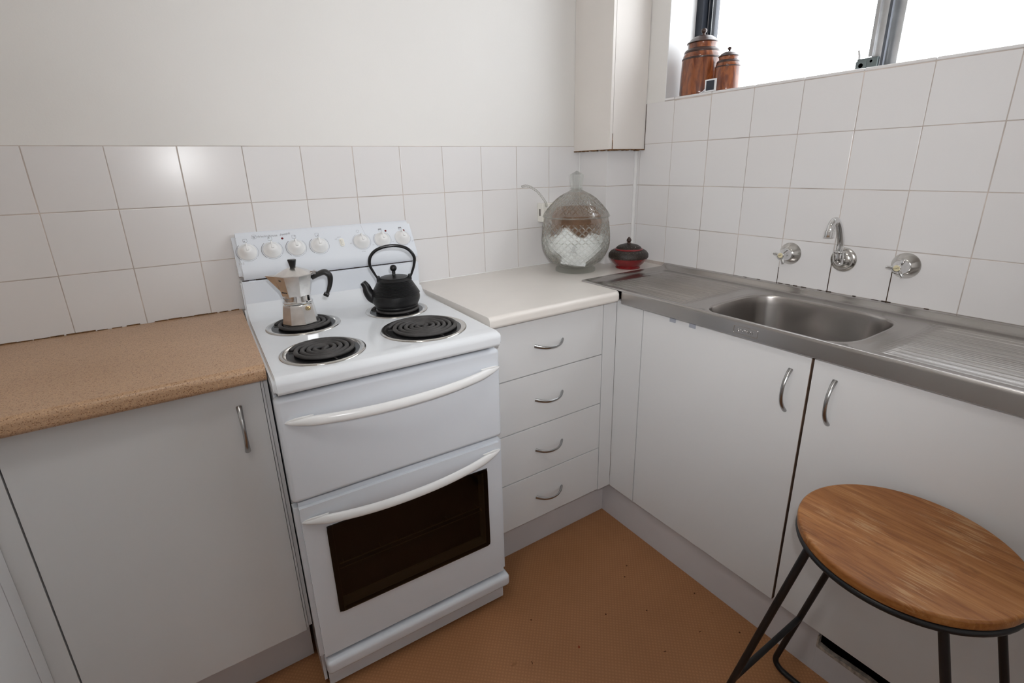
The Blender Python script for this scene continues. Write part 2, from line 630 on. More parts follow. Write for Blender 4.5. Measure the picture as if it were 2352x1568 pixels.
# painted jambs of the window recess
bm = bmesh.new()
box(bm, 0.0, SD + 0.10, WJ - 0.003, WJ + 0.0005, SILL - 0.004, WT)
obj('jamb', bm, 'reveal', wr)
bm = bmesh.new()
box(bm, 0.0, SD + 0.10, WE, WE + 0.003, SILL - 0.004, WT)
obj('jamb', bm, 'reveal', wr)

# ---- grout beds and tiles
G = 0.0020
TB = bmesh.new()
box(TB, -TP / 2 + G / 2, TP / 2 - G / 2, -0.0021, 0.004, -TP / 2 + G / 2, TP / 2 - G / 2, bev=0.0009, seg=2)
tile_proto = obj('tile', TB, 'tile', wb, angle=15)
tile_mesh = tile_proto.data
first = [True]


def tile(parent, centre, facing, w=None, h=None):
    """facing 'y': on the back wall; 'x': on the right wall; w, h for cut tiles."""
    jx, jz, jd = random.uniform(-.0003, .0003), random.uniform(-.0003, .0003), random.uniform(-.0002, .0002)
    if first[0] and w is None:
        o = tile_proto
        first[0] = False
    elif w is None:
        o = bpy.data.objects.new('tile', tile_mesh)
        COL.objects.link(o)
    else:
        b = bmesh.new()
        box(b, -w / 2 + G / 2, w / 2 - G / 2, -0.0021, 0.004, -h / 2 + G / 2, h / 2 - G / 2, bev=0.0009, seg=2)
        o = obj('tile', b, 'tile', angle=15)
    o.parent = parent
    c = Vector(centre)
    tilt = random.uniform(-.0008, .0008)
    tz = random.uniform(-.0008, .0008)
    if facing == 'y':
        o.location = c + Vector((jx, jd + 0.0021, jz))
        o.rotation_euler = (tilt, 0, tz)
    else:
        o.location = c + Vector((jd + 0.0021, jx, jz))
        o.rotation_euler = (0, tilt, -PI / 2 + tz)
    return o


bxo('grout', (XL, -0.156, 0.0008, 0.006, ZB - 0.02, TOP + 0.0008), 'grout', wb)
X0 = -1.8312
for i in range(-5, 11):
    for r in range(3):
        xa, xb = X0 + TP * i, X0 + TP * (i + 1)
        if i == 10:
            xb = -0.1555
            tile(wb, ((xa + xb) / 2, 0, TOP - TP * (r + .5)), 'y', xb - xa, TP)
        elif xa < XL:
            continue
        else:
            tile(wb, ((xa + xb) / 2, 0, TOP - TP * (r + .5)), 'y')
# dark dirty line where the tan bench meets the tiles
bm = bmesh.new()
for k in range(34):
    xa = -2.5 + k * 0.031
    if random.random() < 0.86 and xa < -1.47:
        box(bm, xa, xa + random.uniform(.02, .034), -0.0022, 0.0, ZB - 0.001, ZB + random.uniform(.0012, .0032))
obj('seam_dirt', bm, 'rust', wb)['kind'] = 'stuff'
# white bead on the white bench
bm = bmesh.new()
tube(bm, [(-0.905, -0.002, ZB + 0.001), (-0.16, -0.002, ZB + 0.001)], 0.0028, 8)
obj('caulk_bead', bm, 'caulk', wb)

bxo('grout', (0.0008, 0.006, -2.2, -0.155, ZB - 0.02, SILL - 0.0095), 'grout', wr)
Y0 = -0.3308
for j in range(-1, 12):
    ya, yb = Y0 - TP * (j + 1), Y0 - TP * j
    for r in range(4):
        zc = TOP + TP - TP * (r + .5)
        ht = TP
        if r == 0:
            ht = TP - 0.009 + G / 2
            zc = TOP + ht / 2
        if r == 3:
            zt = TOP - 2 * TP
            ht = zt - (ZB + 0.0105)
            zc = zt - ht / 2
        if r in (1, 2):
            tile(wr, (0, (ya + yb) / 2, zc), 'x')
        else:
            tile(wr, (0, (ya + yb) / 2, zc), 'x', TP, ht)
for r in (1, 2, 3):
    tile(wr, (0, -.1710, TOP + TP - TP * (r + .5)), 'x', .0176, TP)
bm = bmesh.new()
box(bm, 0, SD + 0.1, WE, WJ, SILL - 0.012, SILL - 0.007)
obj('grout', bm, 'grout', wr)
# sill tiles with a rounded nose
for j in range(-1, 12):
    ya, yb = Y0 - TP * (j + 1), Y0 - TP * j
    yb = min(yb, WJ)
    if ya < WE or yb - ya < 0.02:
        continue
    b = bmesh.new()
    box(b, -0.0015, SD + 0.09, ya + .0009, yb - .0009, SILL - 0.0078, SILL, bev=0.002, seg=2)
    obj('sill_tile', b, 'tile', wr, angle=15)
# dirty line above the sink upstand, darker joints low down
bm = bmesh.new()
for k in range(60):
    y = -0.36 - k * 0.024
    d = 0.75 if -1.15 < y < -0.75 else 0.15
    if random.random() < d:
        box(bm, -0.0016, 0.0004, y - random.uniform(.008, .023), y, ZB + 0.0115, ZB + random.uniform(.0119, .0131))
for j, zz in ((3, .05), (4, .09), (5, .10)):
    yj = Y0 - TP * j
    box(bm, -0.0006, 0.001, yj - .0008, yj + .0008, ZB + .011, ZB + .011 + zz)
obj('seam_dirt', bm, 'dirt', wr)['kind'] = 'stuff'

# ---- tiled corner nib and the painted boxing above it
NX, NY = -0.155, -0.160
nib = bmesh.new()
box(nib, NX + 0.0015, 0.0, NY + 0.0015, 0.0, 0, 1.34)
nib = obj('wall_corner', nib, 'grout')
tag(nib, 'small tiled nib in the corner under the painted boxing', None, None, 'structure')
for r in range(3):
    zc = TOP - TP * (r + .5)
    w = -NY - 0.002
    b = bmesh.new()
    box(b, NX, NX + 0.004, NY + .0002, -0.006, zc - TP / 2 + .0012, zc + TP / 2 - .0012, bev=0.0013)
    obj('tile', b, 'tile', nib, angle=15)
    b = bmesh.new()
    box(b, NX + .0002, -0.006, NY, NY + 0.004, zc - TP / 2 + .0012, zc + TP / 2 - .0012, bev=0.0013)
    obj('tile', b, 'tile', nib, angle=15)
for path, rad in ((((-0.0045, NY - 0.0035, ZB), (-0.0045, NY - 0.0035, 1.335)), 0.0075), (((NX - 0.002, -0.003, ZB), (NX - 0.002, -0.003, 1.335)), 0.0045)):
    b = bmesh.new()
    n_ = 40
    pts = [Vector(path[0]).lerp(Vector(path[1]), k / n_) for k in range(n_ + 1)]
    tube(b, pts, [rad * random.uniform(.88, 1.12) for _ in pts], 10)
    obj('caulk_bead', b, 'caulk', nib)

BX, BY, BZ = -0.185, -0.200, 1.332
trim = bmesh.new()
box(trim, BX + 0.0130, -0.001, BY + 0.022, -0.001, BZ + 0.006, ZC)
box(trim, BX + 0.020, -0.001, BY + 0.0125, BY + 0.022, BZ + 0.006, ZC)
box(trim, BX + 0.0120, BX + 0.0170, BY + 0.0042, BY + 0.024, BZ + 0.002, ZC)  # dark liner that paints shade into the joint between the boards
trim = obj('trim_1', trim, 'dark_gap')
tag(trim, 'off-white painted corner boxing above the tiled nib, rusty lower edge', None, None, 'structure')
bxo('panel', (BX, BX + 0.0125, BY - 0.001, 0.001, BZ, ZC), 'boxing', trim, bev=0.0008)
bxo('panel', (BX + 0.0162, 0.0, BY + 0.0012, BY + 0.012, BZ + 0.001, ZC), 'boxing', trim, bev=0.0008)
bm = bmesh.new()
for k in range(26):
    t0 = k / 26
    y = BY * t0
    box(bm, BX - 0.0008, BX + 0.010, y - 0.0085, y, BZ - random.uniform(.001, .0042), BZ + 0.0006)
for k in range(26):
    x = BX + (-BX) * k / 26
    box(bm, x, x + 0.008, BY - 0.0012, BY + 0.010, BZ - random.uniform(.001, .005), BZ + 0.0012)
box(bm, BX + 0.0115, BX + 0.0155, BY - 0.0013, BY + 0.001, BZ - .002, BZ + 0.032)
box(bm, BX + 0.0122, BX + 0.0150, BY - 0.0012, BY + 0.001, BZ, BZ + 0.055)
obj('rust_line', bm, 'rust', trim)['kind'] = 'stuff'
bm = bmesh.new()
tube(bm, [(-0.0005, BY - 0.0008, BZ), (-0.0005, BY - 0.0008, SILL - 0.01)], 0.0012, 6)
obj('seam_dirt', bm, 'dirt', trim)

# ---- window
win = bmesh.new()
FX = SD
box(win, FX, FX + 0.085, WJ - 0.030, WJ - 0.003, SILL, WT)
box(win, FX, FX + 0.085, WE + 0.003, WE + 0.03, SILL, WT)
box(win, FX, FX + 0.085, WE + 0.003, WJ - 0.003, WT - 0.03, WT)
box(win, FX, FX + 0.085, WE + 0.003, WJ - 0.003, SILL, SILL + 0.012)
win = obj('window_1', win, 'dark_frame')
tag(win, 'sliding window with dark aluminium frame above the sink', None, None, 'structure')
for k, (ya, yb, xx) in enumerate(((WJ - 0.030, WJ - 0.062, FX + .030),)):
    bm = bmesh.new()
    box(bm, xx, xx + .022, yb, ya, SILL + .012, WT - .03, bev=.001)
    obj('stile', bm, 'dark_frame', win)
for dy in (0.0335, 0.049):
    bm = bmesh.new()
    box(bm, FX + .027, FX + .031, WJ - dy - .0028, WJ - dy, SILL + .012, WT - .03)
    obj('track_line', bm, 'alu', win)
MY = -0.888
bm = bmesh.new()
box(bm, FX + .004, FX + .030, MY - .024, MY, SILL + .012, WT - .03, bev=.0012)
obj('meeting_stile', bm, 'alu', win)
bm = bmesh.new()
box(bm, FX - .003, FX + .006, MY - .004, MY + .006, SILL + .046, WT - .03, bev=.0012)
obj('pull_strip', bm, 'alu', win)
bm = bmesh.new()
box(bm, FX + .002, FX + .012, MY - .031, MY - .024, SILL + .012, WT - .03)
obj('dark_strip', bm, 'alu_dark', win)
bm = bmesh.new()
box(bm, FX + .034, FX + .056, MY - .052, MY - .012, SILL + .012, WT - .03, bev=.0012)
obj('meeting_stile', bm, 'alu', win)
for ya, yb, xx in ((MY, WJ - .058, FX + .016), (WE + .03, MY - .045, FX + .044)):
    bm = bmesh.new()
    box(bm, xx, xx + .004, ya, yb, SILL + .012, WT - .03)
    obj('window_pane', bm, 'window_glass', win)
bm = bmesh.new()
box(bm, FX - .008, FX + .010, MY - .022, MY + .030, SILL + .004, SILL + .043, bev=.0015)
box(bm, FX - .010, FX + .000, MY + .004, MY + .032, SILL + .004, SILL + .037, bev=.0015)
latch = obj('latch', bm, 'latch', win)
bm = bmesh.new()
tube(bm, [(FX - .004, MY + .026, SILL + .036), (FX - .005, MY + .027, SILL + .052), (FX - .005, MY + .031, SILL + .066)], .0026, 8)
lathe(bm, [(0, 0), (.006, 0), (.006, .002), (0, .0025)], 16, frame_M((FX - .010, MY + .018, SILL + .025), (0, 1, 0), (0, 0, 1)))
lathe(bm, [(0, 0), (.0035, 0), (.0035, .002), (0, .0025)], 12, frame_M((FX - .008, MY - .006, SILL + .033), (0, 1, 0), (0, 0, 1)))
obj('latch_lever', bm, 'satin_nickel', latch)

# ================================================================== CABINETS
DY = -0.500          # face of the cabinets along the back wall
DX = -0.4135         # face of the sink cabinets
KZ = 0.158           # top of kickboards


def bow_handle(name, parent, centre, along, out, half, proud=0.026, r0=0.0062, r1=0.0042):
    """Satin bow handle, flattened thicker feet."""
    a, o_ = Vector(along).normalized(), Vector(out).normalized()
    c = Vector(centre)
    pts, rads = [], []
    for k in range(25):
        t = -1 + 2 * k / 24
        h = proud * (1 - abs(t) ** 2.3)
        pts.append(c + a * (half * t) + o_ * (h - 0.001))
        rads.append(r1 + (r0 - r1) * abs(t) ** 2)
    b = bmesh.new()
    tube(b, pts, rads, 12, squash=(1.0, 0.72), up=tuple(o_))
    return obj(name, b, 'satin_nickel', parent)


def panel(name, parent, dims, mat='laminate', bev=0.0012):
    return bxo(name, dims, mat, parent, bev=bev)


# -- tan-topped cabinet left of the stove
c1 = thing('base_cabinet', 'white laminate cupboard under the tan benchtop, left of the stove', 'cabinet', (-1.69, -0.25, 0))


def off(dims, o):
    return (dims[0] - o[0], dims[1] - o[0], dims[2] - o[1], dims[3] - o[1], dims[4] - o[2], dims[5] - o[2])


P1 = (-1.69, -0.25, 0)
bm = bmesh.new()
for d in ((-1.90, -1.886, DY + .0185, -0.02, KZ, .860), (-1.491, -1.4745, DY + .0185, -0.02, KZ, .860), (-1.4745, -1.4700, DY + .0030, -0.02, KZ, .860), (-1.886, -1.491, DY + .0185, -0.02, KZ, KZ + .015), (-1.886, -1.491, -.04, -.02, KZ, .860)):
    box(bm, *off(d, P1))
obj('carcass', bm, 'laminate', c1)
d1 = panel('door', c1, off((-1.899, -1.4755, DY, DY + .017, KZ - .004, .8535), P1))
bow_handle('handle', d1, Vector((-1.5235, DY, .7505)) - Vector(P1), (0, 0, 1), (0, -1, 0), 0.054)
panel('kickboard', c1, off((-1.99, -1.464, -0.434, -0.420, 0, KZ), P1), 'kick', .0006)
panel('filler_panel', c1, off((-1.4690, -1.4608, DY + .0075, DY + .05, KZ, .857), P1), 'laminate', .0005)
panel('filler_panel', c1, off((-1.938, -1.902, DY + .001, DY + .017, KZ - .004, .857), P1), 'laminate', .0006)

# -- cabinet run along the left wall (only its end shows at the lower left)
LX = -1.935
P2 = (-2.2, -1.3, 0)
c2 = thing('base_cabinet', 'white laminate cupboard end at the far lower left, turning the corner', 'cabinet', P2)
bm = bmesh.new()
for d in ((XL + .01, LX - .018, -2.3, -2.285, KZ, .86), (XL + .01, LX - .018, -2.285, -.56, KZ, KZ + .015), (XL + .01, XL + .025, -2.285, -.56, KZ, .86)):
    box(bm, *off(d, P2))
obj('carcass', bm, 'laminate', c2)
panel('filler_panel', c2, off((LX - .017, LX, -.5475, -.502, KZ - .004, .857), P2), 'laminate', .0006)
panel('door', c2, off((LX - .017, LX, -1.15, -.5505, KZ - .004, .8535), P2))
panel('door', c2, off((LX - .017, LX, -1.755, -1.1535, KZ - .004, .8535), P2))
panel('kickboard', c2, off((LX - .075, LX - .061, -2.3, -.425, 0, KZ), P2), 'kick', .0006)

# -- drawer cabinet right of the stove
P3 = (-0.69, -0.25, 0)
c3 = thing('drawer_cabinet', 'white four-drawer cabinet between the stove and the corner', 'cabinet', P3)
bm = bmesh.new()
for d in ((-.905, -.890, DY + .0185, -.02, KZ, .860), (-.478, -.464, DY + .0185, -.02, KZ, .860), (-.890, -.478, -.04, -.02, KZ, .860), (-.890, -.478, DY + .0185, -.02, KZ, KZ + .015)):
    box(bm, *off(d, P3))
for z in (.6835, .506, .3335):
    box(bm, *off((-.890, -.478, DY + .019, DY + .035, z - .012, z + .012), P3))
obj('carcass', bm, 'dark_gap', c3)
zs = (.8555, .6835, .506, .3335, .1625)
for k in range(4):
    d = panel('drawer', c3, off((-.905, -.4748, DY, DY + .017, zs[k + 1] + .0016, zs[k] - (.0 if k == 0 else .0016)), P3))
    hz = (.771, .596, .421, .245)[k]
    bow_handle('handle', d, Vector((-.6925, DY, hz)) - Vector(P3), (1, 0, 0), (0, -1, -.25), 0.053)
panel('filler_panel', c3, off((-.4712, DX - .0015, DY + .0005, DY + .017, KZ + .002, .858), P3), 'laminate', .0005)
panel('kickboard', c3, off((-.912, -.372, -0.434, -0.420, 0, KZ + .004), P3), 'kick', .0006)

# -- sink cabinet
P4 = (-0.2, -1.2, 0)
c4 = thing('sink_cabinet', 'white laminate cupboard with two tall doors under the steel sink', 'cabinet', P4)
bm = bmesh.new()
for d in ((DX + .0185, -.02, -2.10, -2.085, KZ, .86), (DX + .0185, -.02, -2.085, -.64, KZ, KZ + .015), (-.035, -.02, -2.085, -.64, KZ, .86), (DX + .0185, DX + .034, -1.135, -1.10, KZ, .86), (DX + .0185, DX + .034, -.630, -.590, KZ, .86),
          (DX + .0185, DX + .034, -1.64, -1.615, KZ, .86)):
    box(bm, *off(d, P4))
obj('carcass', bm, 'dark_gap', c4)
panel('filler_panel', c4, off((DX, DX + .017, -.6105, -.4985, KZ - .002, .860), P4), 'laminate', .0006)
yd = ((-1.1165, -.6135), (-1.6245, -1.1225), (-2.10, -1.6275))
for k, (ya, yb) in enumerate(yd):
    d = panel('door', c4, off((DX, DX + .017, ya, yb, KZ - .003, .8515), P4))
    if k < 2:
        bow_handle('handle', d, Vector((DX, (-1.0735, -1.1715)[k], (.7545, .7595)[k])) - Vector(P4), (0, 0, 1), (-1, 0, 0), 0.054)
    if k == 0:
        bm = bmesh.new()
        box(bm, *off((DX + .001, DX + .0165, ya - .0012, ya + .0002, KZ - .002, .8505), P4))
        e = obj('door_edge', bm, 'door_edge', d)
        tag(e, 'worn dark brown edge band')
KX = -.384
bm = bmesh.new()
for d in ((KX, KX + .014, -1.2305, -.421, 0, KZ), (KX, KX + .014, -2.10, -1.2305, 0, .087), (KX, KX + .014, -2.10, -1.62, .087, KZ)):
    box(bm, *off(d, P4), bev=.0005)
obj('kickboard', bm, 'kick', c4)
bm = bmesh.new()
box(bm, *off((KX + .05, KX + .055, -1.8, -1.1, .02, KZ + .012), P4))
obj('kick_void', bm, 'black_hole', c4)  # black sheet standing in for the shade inside the kickboard hole
bm = bmesh.new()
pts = []
for k in range(24):
    y = -1.2305 - k * .0168
    pts.append((y, .0875 + random.uniform(-.002, .007)))
prism(bm, [(q[0] + 1.2, q[1]) for q in ([(-1.2305, .080)] + pts + [(-1.617, .080)])], KX - .0004 + .2, KX + .0125 + .2, 'x')
box(bm, *off((KX - .0003, KX + .013, -1.2335, -1.2295, .083, .117), P4))
tag(obj('torn_edge', bm, 'torn_board', c4), 'torn chipboard edge of the kickboard hole')
for yy in (-.726, -.794):
    bm = bmesh.new()
    box(bm, DX - .0035, DX - .0005, yy - .0105, yy + .0105, .839, .8568, bev=.0007)
    box(bm, DX - .008, DX - .0005, yy - .0105, yy + .0105, .8535, .8568, bev=.0007)
    tag(obj('plastic_tab', bm, 'tab_plastic'), 'clear plastic tab under the sink edge, %s to the corner' % ('nearer' if yy > -.75 else 'second closest'), 'plastic tab', 'clear tabs under the sink edge')

# ================================================================== BENCHTOPS
def nose(front, back, z1, th, r, n=7):
    """Postformed benchtop profile (y, z): rounded front."""
    pts = [(back, z1 - th), (back, z1)]
    for k in range(n + 1):
        a = R(90 + 90 * k / n)
        pts.append((front + r + r * math.cos(a), z1 - r + r * math.sin(a)))
    for k in range(n + 1):
        a = R(180 + 90 * k / n)
        pts.append((front + r * .8 + r * .8 * math.cos(a), z1 - th + r * .8 + r * .8 * math.sin(a)))
    return pts


bm = bmesh.new()
prism(bm, nose(-.5365, -.0005, ZB, .036, .014), XL + .002, -1.4695, 'x')
for v_ in bm.verts:                      # the cut end follows the slightly turned stove
    if v_.co.x > -1.6:
        v_.co.x = -1.4635 + (v_.co.y + .5365) * .0262
box(bm, XL + .002, -1.93, -2.3, -.52, ZB - .036, ZB - .0004, bev=.008, seg=3)
tag(obj('tan_benchtop', bm, 'tan_bench'), 'speckled tan laminate benchtop with rounded front edge, left of the stove', 'benchtop')

bm = bmesh.new()
prism(bm, nose(-.5335, -.0005, ZB, .034, .013), -.9160, -.446, 'x')
t_ = bmesh.new()
# rounded right-hand front end
pr = nose(-.5335, -.0005, ZB, .034, .013)
va = [t_.verts.new((-.446, a, b)) for a, b in pr]
rings = [va]
for k in range(1, 6):
    a = R(90 * k / 5)
    dx = .014 * math.sin(a)
    inset = .014 * (1 - math.cos(a))
    rings.append([t_.verts.new((-.446 + dx, min(y + inset * (1 if y < -.3 else 0), 0), z)) for y, z in pr])
for ra, rb in zip(rings[:-1], rings[1:]):
    for i in range(len(pr)):
        j = (i + 1) % len(pr)
        t_.faces.new((ra[i], ra[j], rb[j], rb[i]))
t_.faces.new(rings[-1])
merge(bm, t_)
box(bm, -.4325, NX - .001, -.3425, -.0005, ZB - .034, ZB)
box(bm, NX - .002, -.0005, -.3425, NY - .001, ZB - .034, ZB)
tag(obj('white_benchtop', bm, 'white_bench'), 'off-white laminate benchtop in the corner, between stove and sink', 'benchtop')

# ================================================================== SINK
SX, SY0, SY1 = -0.4325, -0.3445, -1.78
BOY0, BOY1 = -0.775, -1.197      # bowl section
ZR = ZB + 0.0045
TRAY = ZB - 0.0055


def zprof(x):
    """Cross profile from the wall to the front edge."""
    pts = ((0.0, ZB + .0110), (-.014, ZB + .0110), (-.018, ZB + .0085), (-.032, ZB - .004), (-.040, TRAY), (-.406, TRAY), (-.410, ZB - .003), (-.418, ZR - .001), (-.422, ZR), (-.4290, ZR), (-.4316, ZR - .0012), (SX, ZR - .004))
    for (xa, za), (xb, zb) in zip(pts[:-1], pts[1:]):
        if xa >= x >= xb:
            t = (x - xa) / (xb - xa)
            return za + (zb - za) * t
    return pts[-1][1]


def endramp(d):
    """raised rim at the ends: 0 at the rim, 1 in the tray."""
    return min(1, max(0, (d - .010) / .016))


def grid(bm, xs, ys, zf):
    vs = [[bm.verts.new((x, y, zf(x, y))) for x in xs] for y in ys]
    for a, b in zip(vs[:-1], vs[1:]):
        for i in range(len(xs) - 1):
            bm.faces.new((a[i], b[i], b[i + 1], a[i + 1]))


sink = thing('sink', 'stainless steel single-bowl sink with ribbed drainers on both sides', 'sink', (0, 0, 0))
xs = [0, -.006, -.012, -.014, -.016, -.018, -.025, -.032, -.036, -.040, -.042] + [-.046 - .0018 * k for k in range(197)] + [-.404, -.406, -.408, -.410, -.414, -.418, -.420, -.422, -.424, -.4265, -.429, -.4305, -.4316, -.4322, SX]


def drainer(ylo, yhi, rim_at):
    def zf(x, y):
        base = zprof(x)
        d = abs(y - rim_at) if rim_at is not None else 9
        e = endramp(d)
        if x < -.012:
            base = max(base, (ZR) * (1 - e) + TRAY * e) if -.424 < x else base
        m_ = min(abs(y - ylo), abs(y - yhi))
        fade = min(1, max(0, (m_ - .028) / .02))
        if rim_at is not None:
            fade = min(fade, min(1, max(0, (d - .055) / .02)))
        fx = min(1, max(0, (-.062 - x) / .006), max(0, (x + .388) / .006))
        rib = max(0, math.sin(2 * PI * (x + .062) / .0118)) ** 1.4 * .0024
        return base + rib * fade * fx
    return zf


n1 = 46
ysA = [SY0 + (BOY0 - SY0) * k / n1 for k in range(n1 + 1)]
bm = bmesh.new()
grid(bm, xs, ysA, drainer(BOY0, SY0, SY0))
obj('drainer', bm, 'steel', sink, angle=70)
n2 = 58
ysB = [BOY1 + (SY1 - BOY1) * k / n2 for k in range(n2 + 1)]
bm = bmesh.new()
grid(bm, xs, ysB, drainer(SY1, BOY1, None))
obj('drainer', bm, 'steel', sink, angle=70)
# strips beside the bowl
xa_ = [q for q in xs if q > -.0425]
xb_ = [q for q in xs if q < -.3990] 
xb_[0] = -.400
bm = bmesh.new()
ysC = [BOY0 + (BOY1 - BOY0) * k / 20 for k in range(21)]
grid(bm, xa_, ysC, lambda x, y: zprof(x))
# deck with the bowl: loft
cx, cy = -.2535, -.986
ha, hb = .190, .1575           # half length (y), half width (x)
N = 128


def sup(a, b, n_, th):
    c, s = math.cos(th), math.sin(th)
    return (abs(c) ** (2 / n_) * b * (1 if c >= 0 else -1), abs(s) ** (2 / n_) * a * (1 if s >= 0 else -1))


def rectpt(th):
    px, py = sup(ha, hb, 4.2, th)
    x0, x1, y0, y1 = SX + .0085 - cx, -.042 - cx, BOY1 - cy, BOY0 - cy
    k = 1e9
    if px > 1e-9:
        k = min(k, x1 / px)
    if px < -1e-9:
        k = min(k, x0 / px)
    if py > 1e-9:
        k = min(k, y1 / py)
    if py < -1e-9:
        k = min(k, y0 / py)
    return px * k, py * k


def decklev(x, y):
    d = min(abs(y - BOY0), abs(y - BOY1))
    base = zprof(x)
    return base


ths = [2 * PI * k / N for k in range(N)]
corner = [math.atan2(1, 1)]
rings = []
ring = []
for th in ths:
    x, y = rectpt(th)
    ring.append(bm.verts.new((cx + x, cy + y, zprof(cx + x))))
rings.append(ring)
for s, z in ((1.075, TRAY + .0002), (1.045, TRAY + .0022), (1.015, TRAY + .0024), (1.0, TRAY + .0006), (.992, ZB - .010), (.978, ZB - .03), (.955, ZB - .09), (.935, ZB - .125), (.90, ZB - .142), (.82, ZB - .150), (.5, ZB - .154), (.2, ZB - .157), (.11, ZB - .158)):
    ring = []
    for th in ths:
        x, y = sup(ha, hb, 4.2, th)
        if s < .6:                      # circle towards the waste
            t = (s - .11) / .5
            r0 = s * .17
            x, y = x * s * t + (1 - t) * r0 * math.cos(th), y * s * t + (1 - t) * r0 * math.sin(th)
            ring.append(bm.verts.new((cx + x, cy + y, z)))
        else:
            xx, yy = x * s, y * s
            zz = z
            ring.append(bm.verts.new((max(cx + xx, SX + .0075), cy + yy, zz)))
    rings.append(ring)
for a, b in zip(rings[:-1], rings[1:]):
    for i in range(N):
        j = (i + 1) % N
        bm.faces.new((a[i], a[j], b[j], b[i]))
bm.faces.new(rings[-1])
obj('bowl', bm, 'steel', sink, angle=70)
# front rim over the bowl section + full front apron + end skirt
bm = bmesh.new()
ysD = [BOY0 + (BOY1 - BOY0) * k / 20 for k in range(21)]
grid(bm, [q for q in xs if q <= -.424], ysD, lambda x, y: zprof(x))
bmp = [(SX, ZR - .004), (SX - .0012, ZB - .004), (SX - .0012, ZB - .038), (SX + .002, ZB - .0405), (SX + .012, ZB - .0405)]
ysE = [SY0 - .19 - .002, -.6, -.8, -1.0, -1.2, -1.5, SY1]
vs = [[bm.verts.new((a, y, b)) for a, b in bmp] for y in ysE]
for a, b in zip(vs[:-1], vs[1:]):
    for i in range(len(bmp) - 1):
        bm.faces.new((a[i], b[i], b[i + 1], a[i + 1]))
# lip that laps over the white bench
lip = [(SX, ZR - .004), (SX - .0012, ZB + .0004), (SX + .001, ZB)]
vs = [[bm.verts.new((a, y, b)) for a, b in lip] for y in (SY0, SY0 - .1, SY0 - .192)]
for a, b in zip(vs[:-1], vs[1:]):
    for i in range(len(lip) - 1):
        bm.faces.new((a[i], b[i], b[i + 1], a[i + 1]))
endp = [(x, drainer(BOY0, SY0, SY0)(x, SY0)) for x in xs]
va = [bm.verts.new((x, SY0, z)) for x, z in endp]
vb = [bm.verts.new((x, SY0 + .001, ZB + .0002)) for x, z in endp]
for i in range(len(endp) - 1):
    bm.faces.new((va[i], va[i + 1], vb[i + 1], vb[i]))
apron = obj('front_apron', bm, 'steel', sink, angle=50)
# pressed maker's plate on the apron
Mx = frame_M((SX - .0014, -.938, ZB - .024), (0, -1, 0), (0, 0, 1))
text_mesh('lettering', 'RADIANT', .0105, Mx, 'steel', apron, depth=.0004)
bm = bmesh.new()
rr_ = rrect(-.008, .056, -.006, .0135, .004)
tube(bm, [Mx @ Vector((a, b, 0)) for a, b in rr_], .0006, 6, closed=True)
obj('pressed_border', bm, 'steel', apron)
bm = bmesh.new()
lathe(bm, [(.034, .0), (.034, .0015), (.028, .0022), (.024, .0005), (.0, -.003)], 32)
obj('waste', bm, 'chrome', sink, loc=(cx, cy, ZB - .1578))

# ================================================================== STOVE
ST = thing('stove', 'white freestanding electric stove with four coil plates and dark oven window', 'stove', (-1.1960, -.609, 0), R(-1.5))
HW = .2665
bm = bmesh.new()
for d in ((-.265, -.253, .055, .575, .02, .85), (.253, .265, .055, .575, .02, .85), (-.253, .253, .563, .575, .02, .85), (-.253, .253, .055, .563, .02, .035), (-.253, .253, .055, .563, .838, .85)):
    box(bm, *d)
obj('body', bm, 'enamel', ST)
bm = bmesh.new()
box(bm, -.258, .258, .050, .056, .81, .848)
box(bm, -.258, .258, .0505, .056, .02, .81)  # near-black sheet imitating the shade seen in the gaps around the doors
tag(obj('door_gap_shade', bm, 'dark_gap', ST), 'dark sheet standing for the shade in the gap behind the doors')
HT = .885
bm = bmesh.new()
hp = []
for k in range(7):
    a = R(180 + 90 * k / 6)
    hp.append((.010 + .010 * math.cos(a), .856 + .010 * math.sin(a)))
hp += [(.50, .846), (.545, .86), (.545, .90)]
fil = []
for k in range(7):                               # sweep up into the splashback
    a = R(-90 + 80 * (6 - k) / 6)
fil = [(.536, .925), (.528, .910), (.515, .897), (.497, .889), (.470, HT)]
hp += fil
hp += [(.055, HT), (.046, HT - .0006), (.040, HT + .0004)]
for k in range(7):
    a = R(90 + 90 * k / 6)
    hp.append((.017 + .017 * math.cos(a), HT - .017 + .017 * math.sin(a)))
prism(bm, hp, -HW, HW, 'x', bev=.0)
# round the side edges
bmesh.ops.recalc_face_normals(bm, faces=bm.faces[:])
se = [e for e in bm.edges if len(e.link_faces) == 2 and e.calc_face_angle(0) > R(60) and abs(e.verts[0].co.x - e.verts[1].co.x) < 1e-6]
bmesh.ops.bevel(bm, geom=se, offset=.007, segments=3, affect='EDGES', clamp_overlap=True)
obj('hob', bm, 'hob_enamel', ST, angle=40)
bm = bmesh.new()
lathe(bm, [(0, 0), (.0032, 0), (.0032, .0008), (0, .0012)], 12, Matrix.Translation((HW - .016, .013, HT - .0042)) @ Matrix.Rotation(R(20), 4, 'X'))
tag(obj('enamel_chip', bm, 'black_hole', ST), 'chipped black spot on the hob corner')

# splashback below the seam
bm = bmesh.new()
prism(bm, [(.535, .885), (.5355, .93), (.532, .960), (.5305, .9895), (.575, .9895), (.575, .885)], -HW + .003, HW - .003, 'x', bev=.004, seg=3)
obj('splashback', bm, 'enamel', ST)
